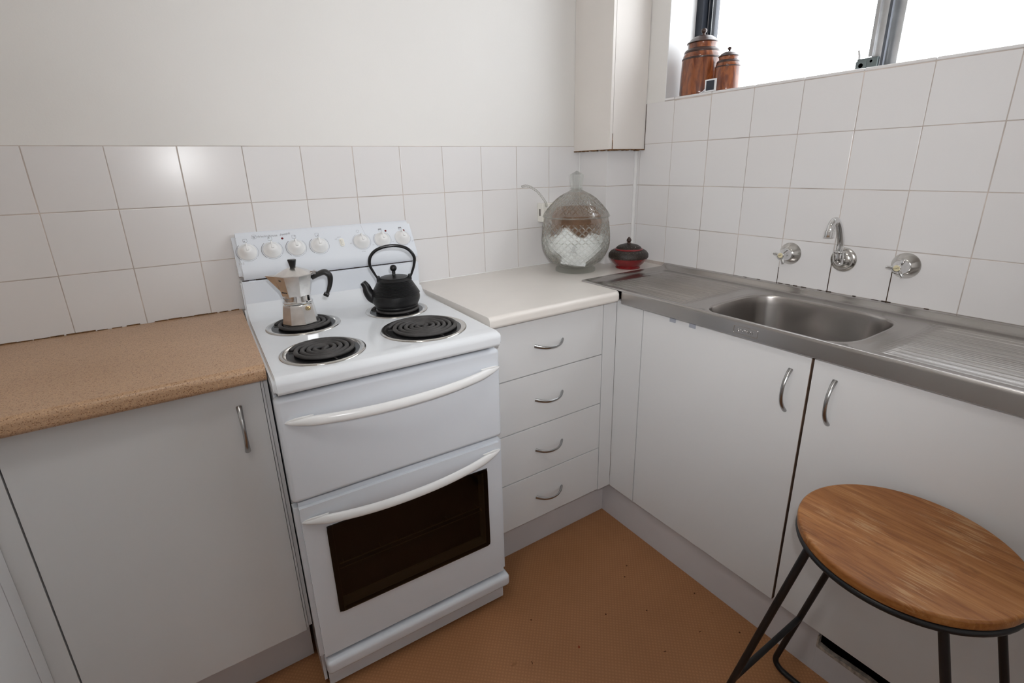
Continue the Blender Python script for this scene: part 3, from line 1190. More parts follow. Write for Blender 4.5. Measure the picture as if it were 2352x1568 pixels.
# control panel
bm = bmesh.new()
cp = [(.5335, .9925), (.5265, 1.000), (.5250, 1.016), (.5290, 1.026), (.5335, 1.0345), (.5800, 1.1090), (.5850, 1.1150), (.5930, 1.1180), (.601, 1.114), (.604, 1.105), (.604, .9925)]
prism(bm, cp, -HW + .003, HW - .003, 'x')
bmesh.ops.recalc_face_normals(bm, faces=bm.faces[:])
se = [e for e in bm.edges if len(e.link_faces) == 2 and e.calc_face_angle(0) > R(60) and abs(e.verts[0].co.x - e.verts[1].co.x) < 1e-6]
bmesh.ops.bevel(bm, geom=se, offset=.013, segments=5, affect='EDGES', clamp_overlap=True)
pan = obj('control_panel', bm, 'enamel', ST, angle=40)
bm = bmesh.new()
for k in range(30):
    xa = -HW + .008 + k * .0173
    if random.random() < .8:
        box(bm, xa, xa + .0172, .5335, .536, .9893, .9893 + random.uniform(.001, .003))
obj('seam_dirt', bm, 'dark_gap', pan)['kind'] = 'stuff'

# slanted face frame: x right, y up the slope, z outwards
s0, s1 = Vector((0, .5335, 1.0345)), Vector((0, .5800, 1.1090))
PM = frame_M(s0, (1, 0, 0), s1 - s0)             # face local -> stove local
PL = (s1 - s0).length                            # about 0.088


def on_panel(u, v, w=0.0):
    return PM @ Matrix.Translation((u, v, w))


def knob_bm():
    b = bmesh.new()
    lathe(b, [(0, .021), (.006, .0212), (.0105, .0195), (.0145, .0145), (.0185, .0085), (.0225, .0042), (.0245, .0025), (.0252, .0005), (.0252, 0)], 40)
    # the pointed grip: a ridge running to the top rim
    t = bmesh.new()
    pr_ = [(-.0062, -.004), (.0062, -.004), (.0052, .014), (.0016, .0225), (-.0016, .0225), (-.0052, .014)]
    bot = [t.verts.new((a, b2, .0045 if b2 > .01 else .012)) for a, b2 in pr_]
    top = [t.verts.new((a * .42, b2 * .93, .0245 - (.0035 if b2 > .01 else 0) - (.002 if b2 > .02 else 0))) for a, b2 in pr_]
    t.faces.new(top)
    t.faces.new(bot[::-1])
    for i in range(6):
        j = (i + 1) % 6
        t.faces.new((bot[i], bot[j], top[j], top[i]))
    bmesh.ops.recalc_face_normals(t, faces=t.faces[:])
    bmesh.ops.bevel(t, geom=t.edges[:], offset=.0012, segments=2, affect='EDGES', clamp_overlap=True)
    merge(b, t)
    return b


def arc_bm(b, r, w, a0, a1):
    n = max(4, int(abs(a1 - a0) / 6))
    vi, vo_ = [], []
    for k in range(n + 1):
        a = R(a0 + (a1 - a0) * k / n)
        vi.append(b.verts.new(((r - w / 2) * math.cos(a), (r - w / 2) * math.sin(a), .0004)))
        vo_.append(b.verts.new(((r + w / 2) * math.cos(a), (r + w / 2) * math.sin(a), .0004)))
    for k in range(n):
        b.faces.new((vi[k], vo_[k], vo_[k + 1], vi[k + 1]))


kx = (-.231, -.1665, -.1015, -.0365, .091, .157, .2235)
kb = knob_bm()
kmesh = None
for i, x in enumerate(kx):
    if kmesh is None:
        k = obj('knob', kb, 'white_plastic', ST, angle=40)
        kmesh = k.data
    else:
        k = bpy.data.objects.new('knob', kmesh)
        COL.objects.link(k)
        k.parent = ST
    k.matrix_local = on_panel(x, .0385, .0002)
    b = bmesh.new()
    if i < 4:
        for r, w, a0, a1 in ((.0285, .0016, 128, 232), (.0282, .0007, 238, 318), (.0282, .0007, 324, 408)):
            arc_bm(b, r, w, a0, a1)
    elif i == 4:
        arc_bm(b, .0278, .0006, 120, 420)
    elif i == 5:
        arc_bm(b, .0280, .0010, 130, 262)
        arc_bm(b, .0280, .0006, 272, 408)
    else:
        arc_bm(b, .0270, .0008, 205, 300)
        arc_bm(b, .0270, .0006, 310, 370)
    # little square icon with the active plate marked
    ic = on_panel(x, .0385)
    if i < 4:
        sq = rrect(-.0052, .0052, -.0047, .0047, .0015, 2)
        t = bmesh.new()
        tube(t, [(a, c + .0355, .0004) for a, c in sq], .0003, 4, closed=True)
        merge(b, t)
        qx, qy = ((-.002, -.002), (-.002, .002), (.002, .002), (.002, -.002))[i]
        box(b, qx - .0014, qx + .0014, qy + .0355 - .0012, qy + .0355 + .0012, .0002, .0006)
        for q in (-.003, 0, .003):
            box(b, q - .0008, q + .0008, .0292, .0300, .0002, .0005)
    elif i == 4:
        arc_bm(b, .0042, .0005, 0, 359)
        for v_ in b.verts[-122:]:
            v_.co.y += .0355
            v_.co.x -= .005
    else:
        box(b, -.0046, .0046, .0345 if i == 5 else .0335, .0375, .0002, .0006)
        t = bmesh.new()
        tube(t, [(a, c + .0345, .0004) for a, c in rrect(-.005, .005, -.005, .004, .0012, 2)], .0003, 4, closed=True)
        merge(b, t)
    me = bpy.data.meshes.new('dial_marking')
    b.to_mesh(me)
    b.free()
    me.materials.append(MAT['print'])
    mk = bpy.data.objects.new('dial_marking', me)
    COL.objects.link(mk)
    mk.parent = pan
    mk.matrix_local = ic
    mk['kind'] = 'stuff'
for x, y in ((-.1335, .0715), (.1745, .0675), (.2345, .0640)):
    b = bmesh.new()
    lathe(b, [(0, .0018), (.0028, .0012), (.0034, 0), (.0034, -.001)], 16)
    q = obj('indicator_light', b, 'red_lens', ST)
    q.matrix_local = on_panel(x, y)
b = bmesh.new()
prism(b, rrect(-.0068, .0068, -.0135, .0135, .0066, 6), 0, .0022, 'z', bev=.0006)
sw = obj('light_switch', b, 'cream_plastic', ST)
sw.matrix_local = on_panel(.0305, .0415)
b = bmesh.new()
box(b, -.0033, .0033, -.0085, .0085, .0018, .0062, bev=.0016, M=Matrix.Rotation(R(8), 4, 'X'))
obj('rocker', b, 'cream_plastic', sw)
# lettering on the panel
text_mesh('lettering', 'Westinghouse', .0093, on_panel(-.1985, .0800), 'print', pan)
text_mesh('lettering', 'freestyle', .0096, on_panel(-.139, .0800) @ Matrix.Rotation(R(7), 4, 'Z'), 'print', pan, shear=.55, spacing=.9)
text_mesh('lettering', '143', .0095, on_panel(-.2600, .0025), 'faint_print', pan, spacing=1.15)
for body, u, v_ in (('LIGHT', .0200, .0585), ('OFF', .0120, .0525), ('10 MIN', .082, .0035), ('OFF', .0535, .034), ('120', .1205, .022), ('GRILL', .150, .0045), ('50', .1865, .026), ('200', .251, .022), ('100 150 200', .208, .0040)):
    text_mesh('lettering', body, .0042, on_panel(u, v_), 'faint_print', pan)
b = bmesh.new()
arc_bm(b, .0066, .0006, 0, 359)
for a0, a1, bx_ in ((0, 0, -.0036), (0, 0, 0), (0, 0, .0036)):
    box(b, bx_ - .0007, bx_ + .0007, .0016, .0030, .0002, .0006)
for (ax, ay), (bx_, by_) in (((-.0036, .0014), (-.0018, -.0018)), ((-.0018, -.0018), (0, .0014)), ((0, .0014), (.0018, -.0018)), ((.0018, -.0018), (.0036, .0014))):
    tube(b, [(ax, ay, .0004), (bx_, by_, .0004)], .0004, 4)
box(b, -.0024, .0024, -.0038, -.0030, .0002, .0006)
me = bpy.data.meshes.new('emblem')
b.to_mesh(me)
b.free()
me.materials.append(MAT['print'])
em = bpy.data.objects.new('emblem', me)
COL.objects.link(em)
em.parent = pan
em.matrix_local = on_panel(-.2065, .0830)

# coil plates
plates = ((-.141, .1200, .095), (-.1400, .3640, .095), (.1155, .1430, .1105), (.1180, .3570, .0895))
for (px, py, rad) in plates:
    b = bmesh.new()
    w = .0155
    lathe(b, [(rad, .0004), (rad - .001, .0024), (rad - .004, .0036), (rad - .008, .0034), (rad - w + .002, .0012), (rad - w, -.0005), (rad - w - .0006, -.0005), (rad - w - .0004, .0)], 72)
    obj('trim_ring', b, 'worn_chrome', ST, loc=(px, py, HT), angle=60)
    b = bmesh.new()
    lathe(b, [(rad - w + .001, .0007), (rad - w - .006, .0006), (0, .0006)], 64)
    obj('drip_bowl', b, 'drip_black', ST, loc=(px, py, HT))
    b = bmesh.new()
    turns = 4.3 if rad < .1 else 5.3
    rin, rout = .0125, rad - w - .0080
    n_ = int(turns * 36)
    a0 = R(25)
    pts = []
    for k in range(n_ + 1):
        t = k / n_
        r = rin + (rout - rin) * t
        a = a0 + 2 * PI * turns * t
        pts.append((r * math.cos(a), r * math.sin(a), .0062))
    pts = [(-.002, -.006, .001), (.000, -.002, .0045)] + pts
    # tail dives under at the rim
    aL = a0 + 2 * PI * turns
    pts += [((rout + .003) * math.cos(aL + .12), (rout + .003) * math.sin(aL + .12), .004), ((rout + .006) * math.cos(aL + .24), (rout + .006) * math.sin(aL + .24), .001)]
    tube(b, pts, .0052, 8, squash=(1.0, .86), up=(0, 0, 1))
    for a in (R(40), R(160), R(280)):
        box(b, .012, rad - w - .004, -.0012, .0012, .0007, .0022, M=Matrix.Rotation(a, 4, 'Z'))
    obj('heating_coil', b, 'coil', ST, loc=(px, py, HT), angle=60)


# doors
def frame_plate(bm, xo, zo, xi, zi, y0, y1):
    X = [xo[0], xi[0], xi[1], xo[1]]
    Z = [zo[0], zi[0], zi[1], zo[1]]
    f = [[bm.verts.new((x, y0, z)) for x in X] for z in Z]
    k = [[bm.verts.new((x, y1, z)) for x in X] for z in Z]
    for r in range(3):
        for c in range(3):
            if r == 1 and c == 1:
                continue
            bm.faces.new((f[r][c], f[r][c + 1], f[r + 1][c + 1], f[r + 1][c]))
            bm.faces.new((k[r][c], k[r + 1][c], k[r + 1][c + 1], k[r][c + 1]))
    ring = [(0, 0), (0, 1), (0, 2), (0, 3), (1, 3), (2, 3), (3, 3), (3, 2), (3, 1), (3, 0), (2, 0), (1, 0)]
    for (a, b_), (c, d) in zip(ring, ring[1:] + ring[:1]):
        bm.faces.new((f[a][b_], k[a][b_], k[c][d], f[c][d]))
    ring = [(1, 1), (1, 2), (2, 2), (2, 1)]
    for (a, b_), (c, d) in zip(ring, ring[1:] + ring[:1]):
        bm.faces.new((f[a][b_], f[c][d], k[c][d], k[a][b_]))
    bmesh.ops.recalc_face_normals(bm, faces=bm.faces[:])
    ed = []
    for e in bm.edges:
        v1, v2 = e.verts
        if abs(v1.co.y - y0) < 1e-6 and abs(v2.co.y - y0) < 1e-6 and e.calc_face_angle(0) > R(60):
            if all(abs(v_.co.x - xo[0]) < 1e-6 or abs(v_.co.x - xo[1]) < 1e-6 or abs(v_.co.z - zo[0]) < 1e-6 or abs(v_.co.z - zo[1]) < 1e-6 for v_ in (v1, v2)):
                ed.append(e)
        elif abs(v1.co.y - v2.co.y) > 1e-4 and abs(v1.co.x) > .25 and min(abs(v1.co.z - zo[0]), abs(v1.co.z - zo[1])) < 1e-6:
            ed.append(e)
    bmesh.ops.bevel(bm, geom=ed, offset=.011, segments=4, affect='EDGES', clamp_overlap=True)


def door_handle(parent, xa, xb, z0, z1, z_at_end):
    """Long white crescent handle: pointed tips flat on the door, bowed out in the middle."""
    b = bmesh.new()
    pts, rads = [], []
    n = 48
    for k in range(n + 1):
        t = k / n
        s = 2 * t - 1
        bow = 1 - abs(s) ** 2.2
        x = xa + (xb - xa) * t
        y = .0185 - .040 * bow
        z = z0 + (z1 - z0) * t - .006 * bow
        pts.append((x, y, z))
        tip = min(1, (1 - abs(s)) / .22)
        rads.append(.0012 + .0088 * (tip ** .55))
    tube(b, pts, rads, 14, squash=(1.12, .62), up=(0, -1, 0.25))
    h = obj('handle', b, 'white_plastic', parent, angle=50)
    # end caps: slim leaf shapes at each tip
    for s in (0, 1):
        b = bmesh.new()
        sgn = 1 if s == 0 else -1
        x0 = xa if s == 0 else xb
        z_ = z0 if s == 0 else z1
        ps = [(x0 + sgn * .002, .0185, z_ + .001), (x0 + sgn * .02, .0135, z_ + .0045), (x0 + sgn * .042, .009, z_ + .0065), (x0 + sgn * .058, .011, z_ + .0075)]
        pp = smooth_path(ps, 6)
        L_ = len(pp) - 1
        tube(b, pp, [.0004 + .0042 * math.sin(PI * min(1, .03 + .97 * k / L_)) ** .7 for k in range(L_ + 1)], 10, squash=(1, .7), up=(0, -1, 0))
        obj('end_cap', b, 'white_plastic', h)
    return h


bm = bmesh.new()
box(bm, -.2685, .2685, .018, .050, .5805, .8335, bev=.011, seg=4)
gd = obj('grill_door', bm, 'enamel', ST, angle=40)
door_handle(gd, -.2555, .2655, .778, .7835, 0)
bm = bmesh.new()
frame_plate(bm, (-.2685, .2685), (.119, .5755), (-.1955, .2025), (.2575, .4865), .018, .050)
od = obj('oven_door', bm, 'enamel', ST, angle=40)
door_handle(od, -.2560, .2600, .5290, .5400, 0)
bm = bmesh.new()
prism(bm, rrect(-.2085, .2155, .2455, .4985, .011), .0138, .0160, 'y', bev=.0007, seg=1)
obj('glass_pane', bm, 'oven_glass', od)
bm = bmesh.new()
frame_plate_pts = ((-.2085, -.196, .2455, .4985), (.203, .2155, .2455, .4985), (-.196, .203, .2455, .257), (-.196, .203, .487, .4985))
for a, b_, c, d in frame_plate_pts:
    box(bm, a + .0008, b_ - .0, .0163, .0182, c + .0008, d - .0008)
tag(obj('pane_border', bm, 'black_print', od), 'dark border behind the oven glass')
bm = bmesh.new()
for d in ((-.215, -.205, .056, .45, .215, .52), (.205, .215, .056, .45, .215, .52), (-.205, .205, .44, .45, .215, .52), (-.205, .205, .056, .44, .215, .225), (-.205, .205, .056, .44, .51, .52)):
    box(bm, *d)
obj('oven_cavity', bm, 'brown_inside', ST)
# the rack sits just behind the glass, in front of the dark sheet
bm = bmesh.new()
zr = .375
tube(bm, [(-.19, .0285, zr), (.195, .0285, zr)], .0016, 6)
tube(bm, [(-.19, .0285, zr - .014), (.195, .0285, zr - .014)], .0012, 6)
for k in range(9):
    x = -.18 + k * .046
    tube(bm, [(x, .0285, zr), (x, .048, zr)], .0010, 6)
tube(bm, [(-.18, .0285, .275), (.195, .0285, .275)], .0008, 6)
obj('oven_rack', bm, 'rack', ST)
bm = bmesh.new()
box(bm, -.259, .273, .005, .055, .078, .1165, bev=.011, seg=4)
prism(bm, [(.012, .080), (.040, .066), (.045, .060), (.045, .004), (.060, .004), (.060, .09)], -.255, .269, 'x', bev=.002)
obj('plinth', bm, 'enamel', ST, angle=40)

# ================================================================== MOKA POT
def st_world(x, y, z):
    a = R(-1.5)
    return Vector((-1.1960 + x * math.cos(a) - y * math.sin(a), -.609 + x * math.sin(a) + y * math.cos(a), z))


ZCOIL = HT + .0062 + .0046
mp_ = st_world(-.1460, .362, ZCOIL)
MK = thing('moka_pot', 'octagonal aluminium stovetop coffee maker with black handle on the back left coil', 'coffee maker', mp_, R(-18.9))
oct_ph = R(22.5)


def octo(b, prof):
    lathe(b, prof, 8, phase=oct_ph)


bm = bmesh.new()
octo(bm, [(0, .0005), (.0440, .0005), (.0455, .002), (.0395, .046), (.0385, .0505), (.0360, .0530), (0, .0530)])
obj('boiler', bm, 'moka', MK, angle=20)
bm = bmesh.new()
lathe(bm, [(.030, .052), (.0362, .0535), (.0376, .0560), (.0376, .0580), (.0350, .0605), (.0342, .0640), (.0342, .0755), (.0335, .077), (0, .077)], 48)
obj('collar', bm, 'chrome', MK)
bm = bmesh.new()
octo(bm, [(0, .0745), (.0350, .0745), (.0362, .0765), (.0400, .094), (.0475, .1285), (.0475, .1295), (.0455, .1295), (.0440, .1265), (0, .1265)])
# spout: a V-shaped lip at -X
t = bmesh.new()
sp = [(-.0385, .0110, .092), (-.0385, -.0110, .092), (-.0430, .0178, .1285), (-.0430, -.0178, .1285), (-.0400, 0, .088), (-.0700, .0015, .1300), (-.0700, -.0015, .1300), (-.0660, 0, .1235), (-.0395, .0150, .1285), (-.0395, -.0150, .1285)]
V = [t.verts.new(q) for q in sp]
for f in ((4, 0, 7), (0, 2, 5, 7), (4, 7, 1), (1, 7, 6, 3), (7, 5, 6), (5, 2, 8), (6, 9, 3), (5, 8, 9, 6)):
    t.faces.new([V[i] for i in f])
merge(bm, t)
up_ = obj('upper_chamber', bm, 'moka', MK, angle=20)
bm = bmesh.new()
octo(bm, [(.0482, .1292), (.0482, .1308), (.0300, .1400), (.0115, .1475), (0, .1480)])
lid = obj('lid', bm, 'moka', MK, angle=12)
bm = bmesh.new()
lathe(bm, [(0, .146), (.0065, .146), (.0072, .150), (.0108, .1665), (.0102, .1685), (0, .1690)], 10)
tag(obj('lid_knob', bm, 'bakelite', lid, angle=20), 'black lid knob')
bm = bmesh.new()
box(bm, .041, .056, -.0085, .0085, .1270, .1365, bev=.0015)
tube(bm, [(.0500, -.0095, .1335), (.0500, .0095, .1335)], .0028, 10)
obj('hinge', bm, 'chrome', MK)
bm = bmesh.new()
hpath = smooth_path([(.0425, 0, .1165), (.0560, 0, .1235), (.0700, 0, .1290), (.0800, 0, .1280), (.0875, 0, .1185), (.0870, 0, .1030), (.0830, 0, .0880), (.0770, 0, .0745), (.0725, 0, .0690)], 6)
L_ = len(hpath) - 1
rad_ = [.0078 + .0035 * math.sin(PI * min(1, k / (L_ * .75))) ** 1.2 - (.0012 if k > L_ * .8 else 0) for k in range(L_ + 1)]
tube(bm, hpath, rad_, 12, squash=(.72, 1.0), up=(0, 1, 0))
t = bmesh.new()
box(t, .066, .0805, -.0066, .0066, .0640, .0740, bev=.0025, M=None)
bmesh.ops.transform(t, matrix=Matrix.Translation((.0735, 0, .0690)) @ Matrix.Rotation(R(28), 4, 'Y') @ Matrix.Translation((-.0735, 0, -.0690)), verts=t.verts[:])
merge(bm, t)
tag(obj('handle', bm, 'bakelite', MK), 'black curved handle')
bm = bmesh.new()
Mv = frame_M((.0395 * math.cos(R(-45)), .0395 * math.sin(R(-45)), .0425), (-math.sin(R(-45)), math.cos(R(-45)), 0), (0, 0, 1))
lathe(bm, [(0, -.003), (.0062, -.003), (.0062, .0015), (.0045, .002), (.0045, .0042), (.0030, .0048), (0, .0040)], 6, Mv)
MAT['brass'] = simple('brass_valve', (0.55, 0.42, 0.24), 0.25, 1.0)
obj('safety_valve', bm, 'brass', MK, angle=20)
# printing on the front-left facet (lettering only)
fa = R(-135)
ap = math.cos(PI / 8)
n_out = Vector((math.cos(fa), math.sin(fa), 0))
tang = Vector((-math.sin(fa), math.cos(fa), 0))
rb, rt = .0400 * ap, .0475 * ap
slope = (n_out * (rt - rb) + Vector((0, 0, .0345)))


def facet(u, v):
    q = n_out * rb + Vector((0, 0, .094)) + slope * v
    return frame_M(q + n_out * .0003 + tang * u, tang, slope)


text_mesh('lettering', 'BIALETTI', .0050, facet(0, -.26), 'black_print', up_, align='CENTER')
text_mesh('lettering', 'LA', .0062, facet(-.002, .68), 'black_print', up_, align='CENTER')
fa2 = R(-132)
n2_ = Vector((math.cos(fa2), math.sin(fa2), 0))
for ch_i, ch in enumerate('Moka Express'):
    a = fa2 + (ch_i - 5.5) * .085
    q = Vector((math.cos(a), math.sin(a), 0)) * .0345 + Vector((0, 0, .0678))
    if ch != ' ':
        text_mesh('lettering', ch, .0058, frame_M(q, (-math.sin(a), math.cos(a), 0), (0, 0, 1)), 'print', up_, shear=.3, align='CENTER')
for ch_i, ch in enumerate('ITALIA'):
    a = fa2 + (ch_i - 2.5) * .085
    q = Vector((math.cos(a), math.sin(a), 0)) * .0345 + Vector((0, 0, .0635))
    text_mesh('lettering', ch, .0032, frame_M(q, (-math.sin(a), math.cos(a), 0), (0, 0, 1)), 'print', up_, align='CENTER')

# ================================================================== CAST-IRON KETTLE
kt = st_world(.1175, .352, ZCOIL)
KT = thing('cast_iron_teapot', 'black ribbed cast-iron teapot with arched handle on the back right coil', 'teapot', kt, R(-18.4))
# local -X is the spout side
bm = bmesh.new()
kp = [(0, .001), (.056, .001), (.0600, .003), (.0615, .007), (.0605, .0095), (.0640, .0135), (.0678, .0215), (.0692, .031), (.0680, .041)]
z = .041
while z < .083:
    t = (z - .041) / (.085 - .041)
    r = .0680 - .0255 * t ** 1.02
    kp += [(r + .0004, z), (r + .0018, z + .0011), (r + .0002, z + .0024)]
    z += .0030
kp += [(.0425, .0855), (.0405, .0875), (.0385, .0870), (0, .0865)]
lathe(bm, kp, 64)
obj('body', bm, 'black_iron', KT, angle=50)
bm = bmesh.new()
lathe(bm, [(.0392, .0868), (.0400, .0885), (.0392, .0900), (.030, .0918), (.012, .0935), (.0062, .0945), (.0046, .0975), (.0048, .1035), (.0042, .1065)] + [(.0096 * math.cos(R(a)), .1150 + .0096 * math.sin(R(a))) for a in range(-62, 91, 12)] + [(0, .1246)], 48)
obj('lid', bm, 'black_iron', KT, angle=50)
bm = bmesh.new()
sp = smooth_path([(-.048, 0, .028), (-.0660, 0, .036), (-.0760, 0, .052), (-.0800, 0, .067), (-.0875, 0, .0800)], 6)
L_ = len(sp) - 1
tube(bm, sp, [.0205 - .0118 * (k / L_) ** .9 for k in range(L_ + 1)], 16)
obj('spout', bm, 'black_iron', KT, angle=60)
for s in (-1, 1):
    bxo('handle_lug', (s * .0445 - .005, s * .0445 + .005, -.004, .004, .0770, .0955), 'black_iron', KT, bev=.0025)
bm = bmesh.new()
hp_ = smooth_path([(-.0470, .0, .0900), (-.0560, 0, .1080), (-.0635, 0, .1280), (-.0600, 0, .1510), (-.0420, 0, .1690), (-.012, 0, .1780), (.0200, 0, .1770), (.0460, 0, .1660), (.0610, 0, .1440), (.0590, 0, .1200), (.0520, 0, .1000), (.0470, 0, .0880)], 7)
L_ = len(hp_) - 1
tube(bm, hp_, [.0028 + .0017 * min(1, 4 * min(k, L_ - k) / L_) for k in range(L_ + 1)], 12)
obj('handle', bm, 'black_gloss', KT, angle=60)

# ================================================================== GLASS JAR
JC = Vector((-.327, -.186, ZB))
JR = thing('glass_jar', 'large cut-glass lidded jar on the white benchtop in the corner', 'jar', JC)


def cut(depth, k, twist, z0, z1, zref):
    def f(r, z, th):
        if not (z0 < z < z1):
            return r
        s = (z - zref) * twist
        a = abs(((th * k / (2 * PI) + s) % 1) - .5)
        b_ = abs(((th * k / (2 * PI) - s) % 1) - .5)
        g = max(0, 1 - min(.5 - a, .5 - b_) / .10) if True else 0
        fade = min(1, (z - z0) / .012, (z1 - z) / .012)
        return r - depth * g * fade
    return f


def interp(pr, step):
    out = []
    for (r0, z0), (r1, z1) in zip(pr[:-1], pr[1:]):
        n = max(1, int(math.hypot(r1 - r0, z1 - z0) / step))
        for k in range(n):
            t = k / n
            out.append((r0 + (r1 - r0) * t, z0 + (z1 - z0) * t))
    out.append(pr[-1])
    return out


def arcprof(cz, rad, hr, a0, a1, n):
    return [(rad * math.cos(R(a0 + (a1 - a0) * k / n)), cz + hr * math.sin(R(a0 + (a1 - a0) * k / n))) for k in range(n + 1)]


def spline2(pts, n=8):
    return [(q.x, q.y) for q in smooth_path([(r, z, 0) for r, z in pts], n)]


# bowl: outer from the foot up to the rim, then the inner wall back down
outer = arcprof(.115, .1265, .112, -60, 0, 72) + [(.1265 - .009 * (k / 52) ** 2, .115 + .085 * k / 52) for k in range(1, 53)]
rim_r, rim_z = outer[-1]
inner = [(r - .006, max(z + (.005 if z < .115 else 0), .0)) for r, z in reversed(outer)]
bm = bmesh.new()
lathe(bm, [(0, .0175), (.050, .0175)] + outer + [(rim_r + .003, rim_z + .001), (rim_r + .003, rim_z + .004), (rim_r - .004, rim_z + .005)] + inner[1:] + [(.035, .0235), (0, .0230)], 420,
      fr=cut(.0052, 30, 46, .030, rim_z - .012, .046))
obj('bowl', bm, 'cut_glass', JR, angle=24)
bm = bmesh.new()
lathe(bm, [(0, .004), (.050, .003), (.070, .0005), (.0750, .0015), (.0757, .005), (.0752, .0115), (.0700, .0150), (.0640, .0165), (.0620, .0176), (0, .0176)], 96)
obj('foot', bm, 'solid_glass', JR, angle=40)
lz = rim_z + .0055
lo = spline2([(.1225, 0), (.1180, .0100), (.0995, .0340), (.0730, .0610), (.0490, .0770), (.0300, .0865), (.0200, .0925)], 13)
lo = [(r, z + lz) for r, z in lo]
tz = lo[-1][1]
li = [(max(r - .006, .001), z - .004) for r, z in lo]
bm = bmesh.new()
lathe(bm, [(0, tz + .004), (.0185, tz + .004)] + list(reversed(lo)) + [(.1245, lz - .001), (.1235, lz - .003), (.1165, lz - .001)] + li[1:] + [(0, tz - .004)], 420,
      fr=cut(.0048, 30, 46, lz + .006, tz - .012, lz))
lidj = obj('lid', bm, 'cut_glass', JR, angle=24)
bm = bmesh.new()
lathe(bm, [(0, tz + .003), (.0225, tz + .003), (.0205, tz + .009), (.0215, tz + .014), (.0255, tz + .048), (.0250, tz + .052), (0, tz + .066)], 6, phase=R(10))
obj('lid_knob', bm, 'solid_glass', lidj, angle=20)


def in_jar(x, y, z):
    return JC + Vector((x, y, z))


view = Vector((JC.x - CAM.x, JC.y - CAM.y, 0)).normalized()
rgt = Vector((view.y, -view.x, 0))
# a curled brown paper at the back of the jar
bm = bmesh.new()
vs = []
for k in range(21):
    a = R(-70 + 140 * k / 20)
    row = []
    for q in range(9):
        z_ = .098 + .138 * q / 8
        rr_ = .100 if z_ < .195 else .100 - (z_ - .195) * .62
        wob = .002 * math.sin(k * 1.7 + q)
        pnt = JC + (view * math.cos(a) + rgt * math.sin(a)) * (rr_ + wob) + Vector((0, 0, z_))
        row.append(bm.verts.new(pnt))
    vs.append(row)
for a, b_ in zip(vs[:-1], vs[1:]):
    for q in range(8):
        bm.faces.new((a[q], a[q + 1], b_[q + 1], b_[q]))
bmesh.ops.solidify(bm, geom=bm.faces[:], thickness=.0015)
tag(obj('brown_paper', bm, 'paper_brown'), 'curled brown paper packet inside the cut-glass jar', 'paper packet')


def sachet(u, d, z, w, h, th, roll, lean, lab):
    b = bmesh.new()
    t = bmesh.new()
    nx, nz = 7, 7
    for side in (1, -1):
        vv = [[t.verts.new((w * (i / nx - .5), side * th * (1 - (2 * i / nx - 1) ** 4) * (1 - (2 * j / nz - 1) ** 4), h * (j / nz - .5))) for i in range(nx + 1)] for j in range(nz + 1)]
        for j in range(nz):
            for i in range(nx):
                t.faces.new((vv[j][i], vv[j][i + 1], vv[j + 1][i + 1], vv[j + 1][i]))
    bmesh.ops.remove_doubles(t, verts=t.verts[:], dist=.00005)
    merge(b, t, Matrix.Rotation(R(lean), 4, 'X') @ Matrix.Rotation(R(roll), 4, 'Y'))
    o = obj('paper_sachet', b, 'paper_white')
    Mb = Matrix((rgt, view, Vector((0, 0, 1)))).transposed().to_4x4()
    Mb.translation = JC + rgt * u + view * d + Vector((0, 0, z))
    o.matrix_world = Mb
    tag(o, lab, 'sachet', 'white paper sachets in the glass jar')


sachet(-.040, -.052, .112, .072, .088, .003, 38, -10, 'white paper sachet tilted at left inside the glass jar, poking highest')
sachet(.042, -.062, .092, .076, .068, .003, -42, -8, 'white paper sachet at the front right inside the glass jar')
sachet(-.002, -.030, .104, .066, .056, .003, 12, -22, 'white paper sachet lying in the middle of the glass jar, shaded')
sachet(.070, -.005, .106, .048, .062, .003, 20, 4, 'white paper sachet at the far right inside the glass jar')
sachet(-.078, .002, .098, .048, .066, .003, -25, 6, 'white paper sachet at the far left inside the glass jar')
sachet(-.006, -.062, .054, .090, .046, .003, 8, -30, 'white paper sachet lying at the bottom front of the glass jar')


# ================================================================== RED POT
PT = thing('trinket_pot', 'squat red lacquer pot with dark beaded band and pointed lid beside the glass jar', 'pot', (-.135, -.272, ZB))
bm = bmesh.new()
lathe(bm, [(0, .0005), (.0470, .0005), (.0480, .004), (.0450, .008), (.0560, .018), (.0680, .033), (.0730, .0405), (0, .0405)], 64)
obj('body', bm, 'red_lacquer', PT, angle=45)
bm = bmesh.new()
lathe(bm, [(.0728, .0395), (.0750, .0440), (.0748, .0540), (.0690, .0625), (.0600, .0690), (.0560, .0700), (.050, .066), (0, .066)], 64)
obj('beaded_band', bm, 'beaded', PT, angle=45)
bm = bmesh.new()
lathe(bm, [(.0520, .0690), (.0540, .0705), (.0525, .0735), (.0470, .0760), (0, .0760)], 64)
lidp = obj('lid', bm, 'red_lacquer', PT, angle=45)
bm = bmesh.new()
lathe(bm, [(.0485, .0755), (.0440, .0815), (.0320, .0880), (.0160, .0920), (.0085, .0925), (0, .0925)], 48)
obj('lid_dome', bm, 'beaded', lidp, angle=45)
bm = bmesh.new()
lathe(bm, [(0, .0915), (.0075, .0920), (.0070, .0950), (.0050, .0975), (.0095, .1040), (.0085, .1085), (.0030, .1165), (0, .1180)], 20)
tag(obj('lid_knob', bm, 'dark_wood', lidp, angle=45), 'dark pointed knob')
bm = bmesh.new()
for n_s, rr_, zz in ((30, .0660, .0655), (18, .0405, .0838)):
    for k in range(n_s):
        a = 2 * PI * k / n_s
        bmesh.ops.create_icosphere(bm, subdivisions=1, radius=.0011, matrix=Matrix.Translation((rr_ * math.cos(a), rr_ * math.sin(a), zz)))
s_ = obj('silver_studs', bm, 'stud', PT)
s_['kind'] = 'stuff'

